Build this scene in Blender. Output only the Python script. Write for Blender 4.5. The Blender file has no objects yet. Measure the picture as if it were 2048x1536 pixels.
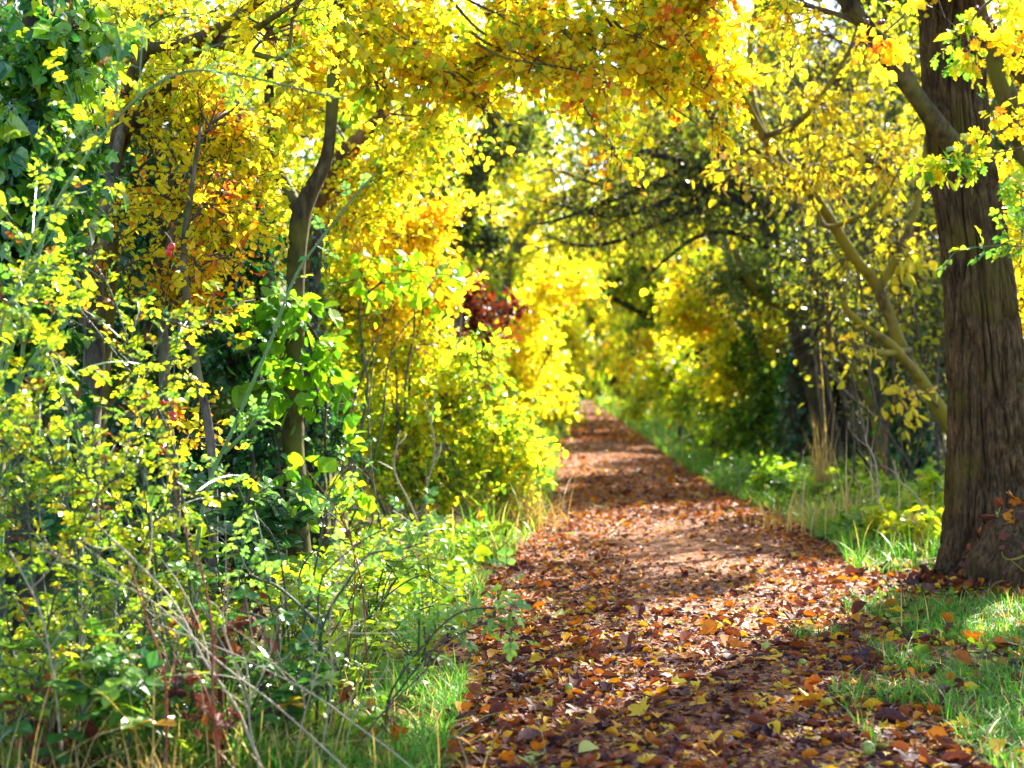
import bpy, math, random
import numpy as np
from mathutils import Vector

sc = bpy.context.scene
COL = sc.collection
F = 2813.0            # focal length in pixels of the 2048 px wide photograph
EYE = 1.5             # lens height above the path
HOR = 780.0           # row of the horizon

def P(px, py, d):
    """a point d metres ahead, seen along that row and column"""
    return np.array([(px - 1024.0) / F * d, d, EYE + (HOR - py) / F * d])

def pts(*rows):
    return np.array([P(*r[:3]) for r in rows])

def unit(v):
    return v / (np.linalg.norm(v, axis=-1, keepdims=True) + 1e-9)

# ------------------------------------------------------------------ noise
_h = np.random.default_rng(77).random((64, 64, 64))
def vnoise(p):
    p = np.asarray(p, float)
    i = np.floor(p).astype(int); f = p - i; f = f * f * (3 - 2 * f)
    i0 = i & 63; i1 = (i + 1) & 63
    def g(a, b, c): return _h[a[..., 0], b[..., 1], c[..., 2]]
    x00 = g(i0, i0, i0) * (1 - f[..., 0]) + g(i1, i0, i0) * f[..., 0]
    x10 = g(i0, i1, i0) * (1 - f[..., 0]) + g(i1, i1, i0) * f[..., 0]
    x01 = g(i0, i0, i1) * (1 - f[..., 0]) + g(i1, i0, i1) * f[..., 0]
    x11 = g(i0, i1, i1) * (1 - f[..., 0]) + g(i1, i1, i1) * f[..., 0]
    y0 = x00 * (1 - f[..., 1]) + x10 * f[..., 1]
    y1 = x01 * (1 - f[..., 1]) + x11 * f[..., 1]
    return (y0 * (1 - f[..., 2]) + y1 * f[..., 2]) * 2 - 1

def fnoise(p, o=4):
    p = np.asarray(p, float); s = 0; a = 1.0
    for k in range(o):
        s = s + a * vnoise(p + 17.3 * k); p = p * 2.03; a *= .5
    return s / 1.9

# ------------------------------------------------------------------ mesh builder
class MB:
    def __init__(s):
        s.v = []; s.l = []; s.t = []; s.m = []; s.tone = []; s.n = 0
    def raw(s, V, loops, totals, mat=0, tone=0.5):
        V = np.asarray(V, np.float32)
        s.v.append(V); s.l.append(np.asarray(loops, np.int64) + s.n); s.t.append(np.asarray(totals, np.int64))
        s.m.append(np.full(len(totals), mat)); s.tone.append(np.broadcast_to(np.asarray(tone, np.float32), (len(V),)).copy())
        s.n += len(V)
    def leaves(s, pos, ydir, ndir, size, tpl, tone, mat=1):
        tv, tl, tt = tpl
        pos = np.asarray(pos); N = len(pos); k = len(tv)
        if N == 0: return
        y = unit(ydir); n = ndir - (ndir * y).sum(1, keepdims=True) * y; n = unit(n); x = np.cross(y, n)
        R = np.stack([x, y, n], 1)
        size = np.broadcast_to(np.asarray(size), (N,))
        V = pos[:, None, :] + size[:, None, None] * np.einsum('kj,nji->nki', tv, R)
        loops = (tl[None, :] + (np.arange(N) * k)[:, None]).ravel()
        s.raw(V.reshape(-1, 3), loops, np.tile(tt, N), mat, np.repeat(np.broadcast_to(tone, (N,)), k))
    def tubes(s, Q, r, sides=4, tone=0.5, mat=0, cap=False):
        Q = np.asarray(Q, float)
        if Q.ndim == 2: Q = Q[None]
        N, K, _ = Q.shape
        r = np.broadcast_to(np.asarray(r, float), (N, K))
        T = np.empty_like(Q); T[:, 1:-1] = Q[:, 2:] - Q[:, :-2]; T[:, 0] = Q[:, 1] - Q[:, 0]; T[:, -1] = Q[:, -1] - Q[:, -2]
        T = unit(T)
        mean = unit(Q[:, -1] - Q[:, 0])
        ref = np.where(np.abs(mean[:, 2:3]) > .8, np.array([[1., 0, 0]]), np.array([[0, 0, 1.]]))[:, None, :]
        A = unit(np.cross(T, np.broadcast_to(ref, T.shape))); B = np.cross(T, A)
        th = np.arange(sides) * 2 * math.pi / sides
        V = Q[:, :, None, :] + r[:, :, None, None] * (np.cos(th)[None, None, :, None] * A[:, :, None, :] + np.sin(th)[None, None, :, None] * B[:, :, None, :])
        a = np.arange(K - 1)[:, None] * sides; j = np.arange(sides)[None, :]; j2 = (j + 1) % sides
        quad = np.stack([a + j, a + j2, a + sides + j2, a + sides + j], -1).reshape(-1, 4)
        loops = (quad.ravel()[None, :] + (np.arange(N) * K * sides)[:, None]).ravel()
        tone = np.repeat(np.broadcast_to(tone, (N,)), K * sides)
        tot = np.full(N * len(quad), 4)
        if cap:
            c = np.concatenate([np.arange(sides)[::-1][None] + (np.arange(N) * K * sides)[:, None], np.arange(sides)[None] + (K - 1) * sides + (np.arange(N) * K * sides)[:, None]], 0)
            loops = np.concatenate([loops, c.ravel()]); tot = np.concatenate([tot, np.full(2 * N, sides)])
        s.raw(V.reshape(-1, 3), loops, tot, mat, tone)
    def mesh(s, name, mats, base=(0, 0, 0), smooth=False):
        V = np.concatenate(s.v) - np.asarray(base, np.float32); L = np.concatenate(s.l); T = np.concatenate(s.t)
        me = bpy.data.meshes.new(name)
        me.vertices.add(len(V)); me.vertices.foreach_set('co', V.astype(np.float32).ravel())
        me.loops.add(len(L)); me.loops.foreach_set('vertex_index', L.astype(np.int32))
        me.polygons.add(len(T)); st = np.zeros(len(T), np.int32); st[1:] = np.cumsum(T)[:-1]
        me.polygons.foreach_set('loop_start', st); me.polygons.foreach_set('loop_total', T.astype(np.int32))
        for m in mats: me.materials.append(m)
        me.polygons.foreach_set('material_index', np.concatenate(s.m).astype(np.int32))
        at = me.attributes.new('tone', 'FLOAT', 'POINT'); at.data.foreach_set('value', np.concatenate(s.tone).astype(np.float32))
        me.update(calc_edges=True)
        me.polygons.foreach_set('use_smooth', np.full(len(T), smooth))
        return me

def link(name, me, parent=None, loc=(0, 0, 0)):
    o = bpy.data.objects.new(name, me); COL.objects.link(o)
    if parent: o.parent = parent
    else: o.location = loc
    return o

def tag(o, label, cat, group=None):
    o['label'] = label; o['category'] = cat
    if group: o['group'] = group
    return o

def thing(name, base, label, cat, group=None):
    o = bpy.data.objects.new(name, None); COL.objects.link(o); o.location = tuple(float(c) for c in base)
    return tag(o, label, cat, group)

def kind(o, k):
    o['kind'] = k; return o

def copy_tree(o, loc, rz, sc3, label, group=None):
    r = o.copy(); COL.objects.link(r); r.location = loc; r.rotation_euler = (0, 0, rz); r.scale = sc3
    r['label'] = label
    if group: r['group'] = group
    for ch in o.children:
        c = ch.copy(); COL.objects.link(c); c.parent = r
        for g in ch.children:
            d = g.copy(); COL.objects.link(d); d.parent = c
    return r

# ------------------------------------------------------------------ leaf templates (length 1 along +Y, normal +Z)
def tpl(v, polys):
    v = np.array(v, float); l = []; t = []
    for p in polys: l += list(p); t.append(len(p))
    return v, np.array(l), np.array(t)

def folded(w, prof, fold=.12, bend=.0):
    """leaf blade with a folded midrib; prof: (y, half width) pairs between base and tip"""
    v = [(0, 0, 0)]; polys = []
    for (y, h) in prof:
        b = -bend * y * y
        v += [(-h * w, y, fold * h + b), (0, y, b), (h * w, y, fold * h + b)]
    v.append((0, 1, -bend)); tip = len(v) - 1; n = len(prof)
    polys += [(0, 2, 1), (0, 3, 2)]
    for k in range(n - 1):
        a = 1 + 3 * k; c = a + 3
        polys += [(a, a + 1, c + 1, c), (a + 1, a + 2, c + 2, c + 1)]
    a = 1 + 3 * (n - 1)
    polys += [(a, a + 1, tip), (a + 1, a + 2, tip)]
    return tpl(v, polys)

OVAL = folded(1, [(.2, .26), (.45, .37), (.75, .27)], .45, .15)
ROUND = folded(1, [(.18, .3), (.45, .46), (.78, .36)], .35, .12)
SMALL = folded(1, [(.35, .34), (.7, .3)], .4, .1)
LANCE = folded(1, [(.2, .1), (.45, .15), (.75, .11)], .6, .28)
CURL = folded(1, [(.15, .2), (.4, .36), (.7, .3)], 1.1, -.35)
CURL2 = folded(1, [(.15, .14), (.4, .24), (.7, .2)], 1.6, -.2)
SIX = tpl([(0, 0, 0), (.3, .3, .08), (.27, .7, .06), (0, 1, -.05), (-.27, .7, .06), (-.3, .3, .08)], [(0, 1, 2, 3), (0, 3, 4, 5)])

def outline(o, cy=.35, cup=.1):
    v = [(0, cy, 0)] + [(x, y, cup * (abs(x) * 1.6 + .35 * math.sin(9 * x + 5 * y) * .5)) for x, y in o]
    n = len(o)
    return tpl(v, [(0, 1 + k, 1 + (k + 1) % n) for k in range(n)])

def mirror(half):
    return half + [(-x, y) for x, y in half[::-1] if x != 0]

MAPLE = outline([(0, 0)] + mirror([(.16, -.02), (.42, .02), (.30, .16), (.56, .30), (.60, .52), (.38, .48), (.24, .50), (.22, .74), (.14, .84), (0, 1)]), .32, .16)
MAPLE2 = outline([(0, 0)] + mirror([(.2, 0), (.5, .12), (.36, .22), (.62, .5), (.42, .5), (.2, .46), (.2, .8), (0, 1)]), .32, .3)
IVY = outline([(0, .05)] + mirror([(.2, -.02), (.44, .1), (.3, .24), (.5, .44), (.24, .5), (.12, .8), (0, 1)]), .3, .14)
IVYS = outline([(0, .02)] + mirror([(.3, .12), (.38, .36), (.2, .68), (0, 1)]), .35, .2)
HAW = outline([(0, 0)] + mirror([(.08, .22), (.3, .26), (.42, .40), (.2, .44), (.34, .62), (.28, .74), (.12, .68), (.14, .9), (0, 1)]), .45, .2)
def toothed(w=.42, n=7):
    h = []
    for k in range(n):
        y = .06 + .9 * k / n; b = w * math.sin(math.pi * min(1, (y ** .75)) * .98)
        h += [(b, y), (b * .86, y + .035)]
    return outline([(0, 0)] + mirror(h + [(0, 1)]), .45, .18)
HAZEL = toothed(.46, 7)
BRAM = toothed(.36, 6)

# ------------------------------------------------------------------ materials
def nodes(name):
    m = bpy.data.materials.new(name); m.use_nodes = True
    nt = m.node_tree; nt.nodes.clear()
    out = nt.nodes.new('ShaderNodeOutputMaterial')
    return m, nt, out

def ramp(nt, stops, interp='LINEAR'):
    r = nt.nodes.new('ShaderNodeValToRGB'); r.color_ramp.interpolation = interp
    e = r.color_ramp.elements
    while len(e) < len(stops): e.new(0.5)
    for i, (p, c) in enumerate(stops):
        e[i].position = p; e[i].color = (*c, 1)
    return r

def leaf_mat(name, stops, rough=.42, trans=.5, spec=.5, tgain=1.25, spots=.25, backpale=0.0):
    m, nt, out = nodes(name); N = nt.nodes; L = nt.links
    a = N.new('ShaderNodeAttribute'); a.attribute_name = 'tone'
    oi = N.new('ShaderNodeObjectInfo')
    mx = N.new('ShaderNodeMath'); mx.operation = 'MULTIPLY_ADD'; mx.inputs[1].default_value = .12; L.new(oi.outputs['Random'], mx.inputs[0])
    sb = N.new('ShaderNodeMath'); sb.operation = 'SUBTRACT'; sb.inputs[1].default_value = .06; L.new(a.outputs['Fac'], sb.inputs[0]); L.new(sb.outputs[0], mx.inputs[2])
    r = ramp(nt, stops); L.new(mx.outputs[0], r.inputs[0])
    tc = N.new('ShaderNodeTexCoord'); nz = N.new('ShaderNodeTexNoise'); nz.inputs['Scale'].default_value = 55; nz.inputs['Detail'].default_value = 3
    L.new(tc.outputs['Object'], nz.inputs['Vector'])
    rr = ramp(nt, [(.45, (1, 1, 1)), (.68, (.55, .42, .35))]); L.new(nz.outputs['Fac'], rr.inputs[0])
    mul = N.new('ShaderNodeMixRGB'); mul.blend_type = 'MULTIPLY'; mul.inputs[0].default_value = spots
    L.new(r.outputs[0], mul.inputs[1]); L.new(rr.outputs[0], mul.inputs[2])
    p = N.new('ShaderNodeBsdfPrincipled'); p.inputs['Roughness'].default_value = rough; p.inputs['Specular IOR Level'].default_value = spec
    L.new(mul.outputs[0], p.inputs['Base Color'])
    t = N.new('ShaderNodeBsdfTranslucent')
    g = N.new('ShaderNodeMixRGB'); g.blend_type = 'MULTIPLY'; g.inputs[0].default_value = 1; g.inputs[2].default_value = (tgain, tgain, tgain * .6, 1)
    L.new(mul.outputs[0], g.inputs[1]); L.new(g.outputs[0], t.inputs[0])
    mix = N.new('ShaderNodeMixShader'); mix.inputs[0].default_value = trans
    L.new(p.outputs[0], mix.inputs[1]); L.new(t.outputs[0], mix.inputs[2]); L.new(mix.outputs[0], out.inputs[0])
    return m

def bark_mat(name, c0, c1, c2, scale=6, stretch=.18, moss=None, mossamt=.5, bump=.5, rough=.85):
    m, nt, out = nodes(name); N = nt.nodes; L = nt.links
    tc = N.new('ShaderNodeTexCoord'); mp = N.new('ShaderNodeMapping'); mp.inputs['Scale'].default_value = (1, 1, stretch)
    L.new(tc.outputs['Object'], mp.inputs[0])
    n1 = N.new('ShaderNodeTexNoise'); n1.inputs['Scale'].default_value = scale; n1.inputs['Detail'].default_value = 8; n1.inputs['Roughness'].default_value = .65
    L.new(mp.outputs[0], n1.inputs['Vector'])
    r = ramp(nt, [(.36, c0), (.5, c1), (.64, c2)]); L.new(n1.outputs['Fac'], r.inputs[0])
    col = r.outputs[0]
    n3 = N.new('ShaderNodeTexNoise'); n3.inputs['Scale'].default_value = 3.5; n3.inputs['Detail'].default_value = 5; L.new(tc.outputs['Object'], n3.inputs['Vector'])
    r3 = ramp(nt, [(.35, (.6, .58, .55)), (.65, (1.25, 1.2, 1.15))]); L.new(n3.outputs['Fac'], r3.inputs[0])
    m3 = N.new('ShaderNodeMixRGB'); m3.blend_type = 'MULTIPLY'; m3.inputs[0].default_value = 1; L.new(col, m3.inputs[1]); L.new(r3.outputs[0], m3.inputs[2]); col = m3.outputs[0]
    if moss:
        n2 = N.new('ShaderNodeTexNoise'); n2.inputs['Scale'].default_value = 2.2; n2.inputs['Detail'].default_value = 6; L.new(tc.outputs['Object'], n2.inputs['Vector'])
        r2 = ramp(nt, [(.62 - mossamt * .3, (0, 0, 0)), (.72 - mossamt * .2, (1, 1, 1))]); L.new(n2.outputs['Fac'], r2.inputs[0])
        mm = N.new('ShaderNodeMixRGB'); L.new(r2.outputs[0], mm.inputs[0]); L.new(col, mm.inputs[1]); mm.inputs[2].default_value = (*moss, 1); col = mm.outputs[0]
    p = N.new('ShaderNodeBsdfPrincipled'); p.inputs['Roughness'].default_value = rough; p.inputs['Specular IOR Level'].default_value = .25
    L.new(col, p.inputs['Base Color'])
    b = N.new('ShaderNodeBump'); b.inputs['Strength'].default_value = bump; b.inputs['Distance'].default_value = .02
    L.new(n1.outputs['Fac'], b.inputs['Height']); L.new(b.outputs[0], p.inputs['Normal'])
    L.new(p.outputs[0], out.inputs[0])
    return m

def plain(name, c, rough=.5, spec=.4, var=.25, scale=30):
    m, nt, out = nodes(name); N = nt.nodes; L = nt.links
    tc = N.new('ShaderNodeTexCoord'); n1 = N.new('ShaderNodeTexNoise'); n1.inputs['Scale'].default_value = scale; n1.inputs['Detail'].default_value = 4
    L.new(tc.outputs['Object'], n1.inputs['Vector'])
    r = ramp(nt, [(.3, tuple(x * (1 - var) for x in c)), (.7, tuple(min(1, x * (1 + var)) for x in c))]); L.new(n1.outputs['Fac'], r.inputs[0])
    p = N.new('ShaderNodeBsdfPrincipled'); p.inputs['Roughness'].default_value = rough; p.inputs['Specular IOR Level'].default_value = spec
    L.new(r.outputs[0], p.inputs['Base Color']); L.new(p.outputs[0], out.inputs[0])
    return m

M = {}
M['yellow'] = leaf_mat('yellow_autumn_leaf', [(0, (.12, .32, .03)), (.22, (.40, .54, .025)), (.45, (.82, .76, .03)), (.7, (.86, .64, .02)), (.84, (.80, .36, .02)), (1, (.60, .13, .012))], .36, .70, .5, 1.18)
M['rose'] = leaf_mat('rose_leaf', [(0, (.035, .15, .045)), (.35, (.12, .30, .035)), (.62, (.38, .52, .02)), (.82, (.70, .66, .02)), (.94, (.66, .42, .01)), (1, (.2, .07, .02))], .3, .5, .6)
M['bluegreen'] = leaf_mat('young_rose_leaf', [(0, (.08, .24, .07)), (.5, (.22, .44, .09)), (1, (.5, .66, .05))], .27, .48, .8)
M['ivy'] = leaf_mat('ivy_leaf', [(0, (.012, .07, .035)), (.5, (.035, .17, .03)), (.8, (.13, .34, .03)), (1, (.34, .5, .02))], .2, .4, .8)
M['hazel'] = leaf_mat('hazel_leaf', [(0, (.1, .3, .015)), (.5, (.34, .56, .012)), (1, (.74, .74, .012))], .42, .6)
M['lance'] = leaf_mat('willow_leaf', [(0, (.14, .2, .03)), (.4, (.42, .42, .02)), (.7, (.74, .6, .025)), (1, (.6, .34, .05))], .4, .5)
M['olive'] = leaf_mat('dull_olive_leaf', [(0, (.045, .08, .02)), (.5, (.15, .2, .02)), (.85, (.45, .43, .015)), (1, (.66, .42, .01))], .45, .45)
M['green'] = leaf_mat('hedge_leaf', [(0, (.05, .17, .02)), (.4, (.22, .36, .015)), (.75, (.52, .56, .012)), (1, (.75, .5, .01))], .4, .55)
M['maroon'] = leaf_mat('maroon_leaf', [(0, (.08, .012, .008)), (.6, (.2, .03, .012)), (1, (.42, .12, .02))], .45, .45)
M['fallen'] = leaf_mat('fallen_leaf', [(0, (.05, .02, .03)), (.28, (.16, .045, .032)), (.5, (.36, .09, .02)), (.7, (.58, .20, .015)), (.84, (.72, .42, .02)), (.93, (.74, .56, .05)), (1, (.36, .44, .14))], .55, .22, .25, 1.1, .6)
M['grass'] = leaf_mat('grass_blade', [(0, (.04, .17, .025)), (.5, (.10, .31, .03)), (.8, (.26, .44, .04)), (1, (.5, .42, .15))], .5, .4, .2)
M['straw'] = leaf_mat('dry_grass_blade', [(0, (.32, .2, .07)), (.5, (.5, .34, .12)), (1, (.62, .5, .24))], .55, .35, .3)
M['bramble'] = leaf_mat('bramble_leaf', [(0, (.02, .10, .03)), (.5, (.07, .22, .04)), (.8, (.22, .38, .03)), (1, (.5, .2, .03))], .28, .4, .8)
M['nettle'] = leaf_mat('ground_plant_leaf', [(0, (.06, .2, .025)), (.5, (.26, .42, .018)), (.85, (.6, .58, .015)), (1, (.4, .2, .03))], .38, .5)

M['bark_main'] = bark_mat('furrowed_bark', (.026, .015, .007), (.078, .047, .021), (.14, .092, .046), 46, .2, (.085, .066, .012), .3, .8)
M['bark_olive'] = bark_mat('olive_bark', (.02, .015, .008), (.062, .047, .022), (.125, .10, .052), 16, .3, (.12, .12, .02), .6, .8)
M['bark_grey'] = bark_mat('grey_bark', (.03, .026, .022), (.11, .095, .08), (.22, .19, .16), 16, .3, (.12, .13, .05), .3, .4)
M['bark_dark'] = bark_mat('dark_bark', (.018, .014, .012), (.05, .04, .035), (.10, .085, .07), 8, .3, (.05, .06, .02), .4, .5)
M['bark_moss'] = bark_mat('mossy_bark', (.03, .025, .012), (.10, .08, .04), (.2, .165, .085), 16, .3, (.2, .17, .02), .9, .8)
M['bark_brown'] = bark_mat('brown_bark', (.05, .025, .01), (.15, .075, .025), (.24, .13, .05), 8, .3, None, 0, .5)
M['twig'] = plain('twig_bark', (.085, .06, .045), .7, .3, .4)
M['twig_dark'] = plain('dark_twig_bark', (.035, .028, .024), .7, .3, .4)
M['cane'] = plain('green_cane', (.09, .20, .075), .38, .5, .3, 14)
M['cane_dark'] = plain('dark_green_cane', (.03, .06, .035), .4, .5, .3, 14)
M['stalk'] = plain('dead_pale_stalk', (.33, .28, .2), .6, .3, .25)
M['redstem'] = plain('red_stem', (.22, .05, .03), .5, .4, .3)
M['hip'] = plain('rose_hip_skin', (.55, .012, .02), .18, .6, .2)
M['haw'] = plain('haw_skin', (.12, .008, .018), .25, .6, .3)
M['apple'] = plain('crab_apple_skin', (.26, .29, .05), .4, .4, .5, 26)
# ------------------------------------------------------------------ growing things
def bez(p0, p1, p2, K):
    t = np.linspace(0, 1, K)[None, :, None]
    return p0[:, None] * (1 - t) ** 2 + 2 * p1[:, None] * t * (1 - t) + p2[:, None] * t ** 2

def rnd_unit(g, n):
    return unit(g.normal(size=(n, 3)))

def smooth_path(p, r, k=6):
    """Catmull-Rom through hand-set points"""
    p = np.asarray(p, float); r = np.asarray(r, float)
    q = np.concatenate([[2 * p[0] - p[1]], p, [2 * p[-1] - p[-2]]]); out = []; rr = []
    for i in range(1, len(q) - 2):
        for t in np.linspace(0, 1, k, endpoint=False):
            a, b, c, d = q[i - 1], q[i], q[i + 1], q[i + 2]
            out.append(.5 * (2 * b + (c - a) * t + (2 * a - 5 * b + 4 * c - d) * t * t + (-a + 3 * b - 3 * c + d) * t ** 3))
            rr.append(r[i - 1] * (1 - t) + r[i] * t)
    out.append(p[-1]); rr.append(r[-1])
    return np.array(out), np.array(rr)

def wobble(p, amp, f, seed=0):
    return p + amp * np.stack([fnoise(p * f + seed + 11 * k, 2) for k in range(3)], -1)

def limb(mb, p, r, sides=10, k=6, amp=.03, f=1.2, seed=0, mat=0, tone=.5):
    q, rr = smooth_path(p, r, k)
    e = np.linspace(0, 1, len(q))[:, None]
    q = wobble(q, amp, f, seed)
    rr = rr * (1 + .18 * fnoise(q * 4 + seed, 3))
    mb.tubes(q, rr, sides, tone, mat, cap=True)
    return q

LEAFN = [0]
def put_leaves(mb, g, tw, nleaf, tplx, size, tone, tsd, droop, upn, mat=1, spread=.8, t0=.15, sv=.25, petiole=.0):
    """leaves along a batch of twigs tw (N,K,3)"""
    N, K, _ = tw.shape
    t = np.clip(np.linspace(t0, 1, nleaf)[None, :] + g.normal(size=(N, nleaf)) * .04, 0, .999) * (K - 1)
    i = t.astype(int); f = (t - i)[..., None]
    ar = np.arange(N)[:, None]
    pos = tw[ar, i] * (1 - f) + tw[ar, i + 1] * f
    d = unit(tw[ar, i + 1] - tw[ar, i])
    n = N * nleaf
    pos = pos.reshape(-1, 3); d = d.reshape(-1, 3)
    side = unit(np.cross(d, rnd_unit(g, n)))
    yd = unit(d * .55 + side * spread + np.array([0, 0, -droop]) + g.normal(size=(n, 3)) * .15)
    nd = np.array([0, 0, upn]) + rnd_unit(g, n)
    s = size * np.exp(g.normal(size=n) * sv)
    tn = np.repeat(np.broadcast_to(tone, (N,)), nleaf) + g.normal(size=n) * tsd
    w = g.integers(0, len(tplx), n)
    LEAFN[0] += n
    for k, tp in enumerate(tplx):
        m = w == k
        mb.leaves(pos[m] + petiole * yd[m] * s[m, None], yd[m], nd[m], s[m], tp, np.clip(tn[m], 0, 1), mat)

def grow_crown(mb, g, trunk, clumps, tplx, size, tw_len=.5, twigs=6, nleaf=9, tone=.5, tsd=.12, droop=.2, upn=.8, thick=.035, sub=(14, .5), spread=.8, skel=True, twr=.004):
    """clumps: (centre xyz, radii xyz, number of branchlets, mean tone). every clump hangs on a limb from the trunk"""
    trunk = np.asarray(trunk)
    for ci, c in enumerate(clumps):
        C = np.asarray(c[0], float); R = np.asarray(c[1], float); ns = int(c[2]); tm = c[3] if len(c) > 3 else tone
        dd = np.linalg.norm(trunk - C, axis=1) + np.maximum(0, trunk[:, 2] - C[2] + .2) * 1.5
        O = trunk[np.argmin(dd)]
        D = np.linalg.norm(C - O)
        mid = (O + C) / 2 + np.array([0, 0, .18 * D]) + g.normal(size=3) * .08 * D
        lb = wobble(bez(O[None], mid[None], C[None], 12)[0], .04 * min(D, 2), 1.5, ci * 7.1)
        if skel and D > .15:
            r0 = thick * min(1.6, .45 + .3 * D)
            mb.tubes(lb, np.linspace(r0, r0 * .3, 12), 6, .5, 0)
        # branchlets
        t = g.uniform(.25, 1, ns); ii = (t * 10.99).astype(int)
        p0 = lb[ii]
        e = rnd_unit(g, ns) * (g.random(ns) ** .42)[:, None] * R
        p2 = C + e
        p1 = (p0 + p2) / 2 + np.array([0, 0, .12]) * R[2] + g.normal(size=(ns, 3)) * .12 * R
        br = bez(p0, p1, p2, 7)
        br = br + .03 * np.stack([vnoise(br * 3 + k * 9 + ci) for k in range(3)], -1)
        mb.tubes(br, np.linspace(1, .3, 7)[None] * (twr * 2.2) * g.uniform(.7, 1.3, (ns, 1)), 4, .5, 0)
        # twigs
        nt = ns * twigs
        bi = np.repeat(np.arange(ns), twigs); u = g.uniform(.3, 1, nt) * 5.99; k = u.astype(int); f = (u - k)[:, None]
        q0 = br[bi, k] * (1 - f) + br[bi, k + 1] * f
        bd = unit(br[bi, k + 1] - br[bi, k])
        td = unit(bd * .6 + rnd_unit(g, nt) * .75 + np.array([0, 0, -.12 * droop]))
        ln = tw_len * g.uniform(.4, 1.1, nt)[:, None]
        q2 = q0 + td * ln + np.array([0, 0, -droop * .3]) * ln
        q1 = q0 + td * ln * .5 + rnd_unit(g, nt) * ln * .12
        tw = bez(q0, q1, q2, 4)
        mb.tubes(tw, np.linspace(1, .5, 4)[None] * twr, 3, .5, 0)
        tt = tm + (g.normal(size=ns) * .10)[bi] + g.normal(size=nt) * .05
        put_leaves(mb, g, tw, nleaf, tplx, size, tt, tsd, droop, upn, spread=spread)

def tree(name, label, cat, base, stems, clumps, leaf, bark, twigmat, group=None, tplx=(SMALL,), size=.05, seed=0, sides=10, amp=.03, limb_names=(), **kw):
    """stems: list of (points, radii); the first is the trunk, the rest limbs"""
    g = np.random.default_rng(seed)
    base = np.asarray(base, float)
    r = thing(name, base, label, cat, group)
    tb = MB(); nodesq = []
    for i, (p, rr) in enumerate(stems):
        nodesq.append(limb(tb, p, rr, sides if i == 0 else max(6, sides - 2), 6, amp, 1.2, seed + i))
    link('trunk', tb.mesh('trunk', [M[bark]], base, True), r)
    if clumps:
        cb = MB(); grow_crown(cb, g, np.concatenate(nodesq), clumps, tplx, size, **kw)
        link('crown', cb.mesh('crown', [M[twigmat], M[leaf]], base), r)
    return r

def clump(px, py, d, rx, rz, n, tone=.5, ry=None):
    """a clump of foliage: radii given in photograph pixels at its own distance"""
    k = d / F
    return (P(px, py, d), (rx * k, (ry if ry else max(rx, rz) * k), rz * k), n, tone)

# pinnate leaves: rose
def pinnate(mb, g, pos, yd, nd, size, tone, mat=1, pairs=2, tplx=OVAL, tsd=.06):
    n = len(pos); y = unit(yd); nn = unit(nd - (nd * y).sum(1, keepdims=True) * y); x = np.cross(y, nn)
    s = np.broadcast_to(size, (n,))[:, None]
    tone = np.where(g.random(n) < .05, 1., tone)
    tn = lambda: np.clip(tone + g.normal(size=n) * tsd, 0, 1)
    rach = np.stack([pos, pos + y * s * 1.2 - nn * s * .05, pos + y * s * 2.3 - nn * s * .25], 1)
    mb.tubes(rach, .0018, 3, .5, 0)
    mb.leaves(rach[:, 2], y - nn * .2, nn + g.normal(size=(n, 3)) * .2, s[:, 0], tplx, tn(), mat)
    for k in range(pairs):
        f = .55 + .45 * k / max(1, pairs - 1) * .9
        b = pos + (rach[:, 2] - pos) * f * .95
        for sg in (-1, 1):
            mb.leaves(b, x * sg + y * .45 + g.normal(size=(n, 3)) * .15, nn + x * sg * .15 + g.normal(size=(n, 3)) * .25, s[:, 0] * .92, tplx, tn(), mat)
    LEAFN[0] += n * (1 + 2 * pairs)

def rose_canes(mb, g, canes, leafsize, nper, tone, thorns=True, r0=.008, leaf_from=.15, side=.5, tsd=.15):
    """each cane: hand-set points; leaves of five or seven leaflets stand along it and along short side shoots"""
    for ci, c in enumerate(canes):
        q, rr = smooth_path(c, np.linspace(r0, r0 * .35, len(c)), 8)
        q = wobble(q, .012, 3, ci)
        mb.tubes(q, rr, 6, .5, 0)
        K = len(q)
        if thorns:
            k = g.integers(1, K - 2, K * 2); pos = q[k] + (q[k + 1] - q[k]) * g.random((len(k), 1)); d = unit(q[k + 1] - q[k])
            sd = unit(np.cross(d, rnd_unit(g, len(k))))
            th = np.stack([pos, pos + sd * .012 - d * .004], 1)
            mb.tubes(th, np.array([[.003, .0004]]), 4, .5, 2)
        n = nper
        t = np.sort(g.uniform(leaf_from, 1, n)) * (K - 1.01); i = t.astype(int)
        pos = q[i] + (q[i + 1] - q[i]) * (t - i)[:, None]; d = unit(q[i + 1] - q[i])
        out = unit(np.cross(d, rnd_unit(g, n)) + np.array([0, 0, .25]))
        # side shoots
        ss = g.random(n) < side
        if ss.any():
            m = ss.sum(); L = g.uniform(.12, .42, m)[:, None]
            e = pos[ss] + (out[ss] * .8 + d[ss] * .5 + np.array([0, 0, .1])) * L
            sh = bez(pos[ss], (pos[ss] + e) / 2 + np.array([0, 0, .05]), e, 5)
            mb.tubes(sh, np.linspace(.0035, .0015, 5)[None], 4, .5, 0)
            for kk in (1, 2, 3, 4):
                for rep in (0,):
                    dd = unit(sh[:, kk] - sh[:, kk - 1])
                    yd = unit(dd * .6 + rnd_unit(g, m) * .8)
                    pinnate(mb, g, sh[:, kk], yd, np.array([0, 0, 1.]) + rnd_unit(g, m) * .6, leafsize * g.uniform(.7, 1.15, m), tone + g.normal(size=m) * tsd)
        yd = unit(out + d * .4 + g.normal(size=(n, 3)) * .2)
        pinnate(mb, g, pos, yd, np.array([0, 0, 1.]) + rnd_unit(g, n) * .6, leafsize * g.uniform(.7, 1.15, n), tone + g.normal(size=n) * tsd)

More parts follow.
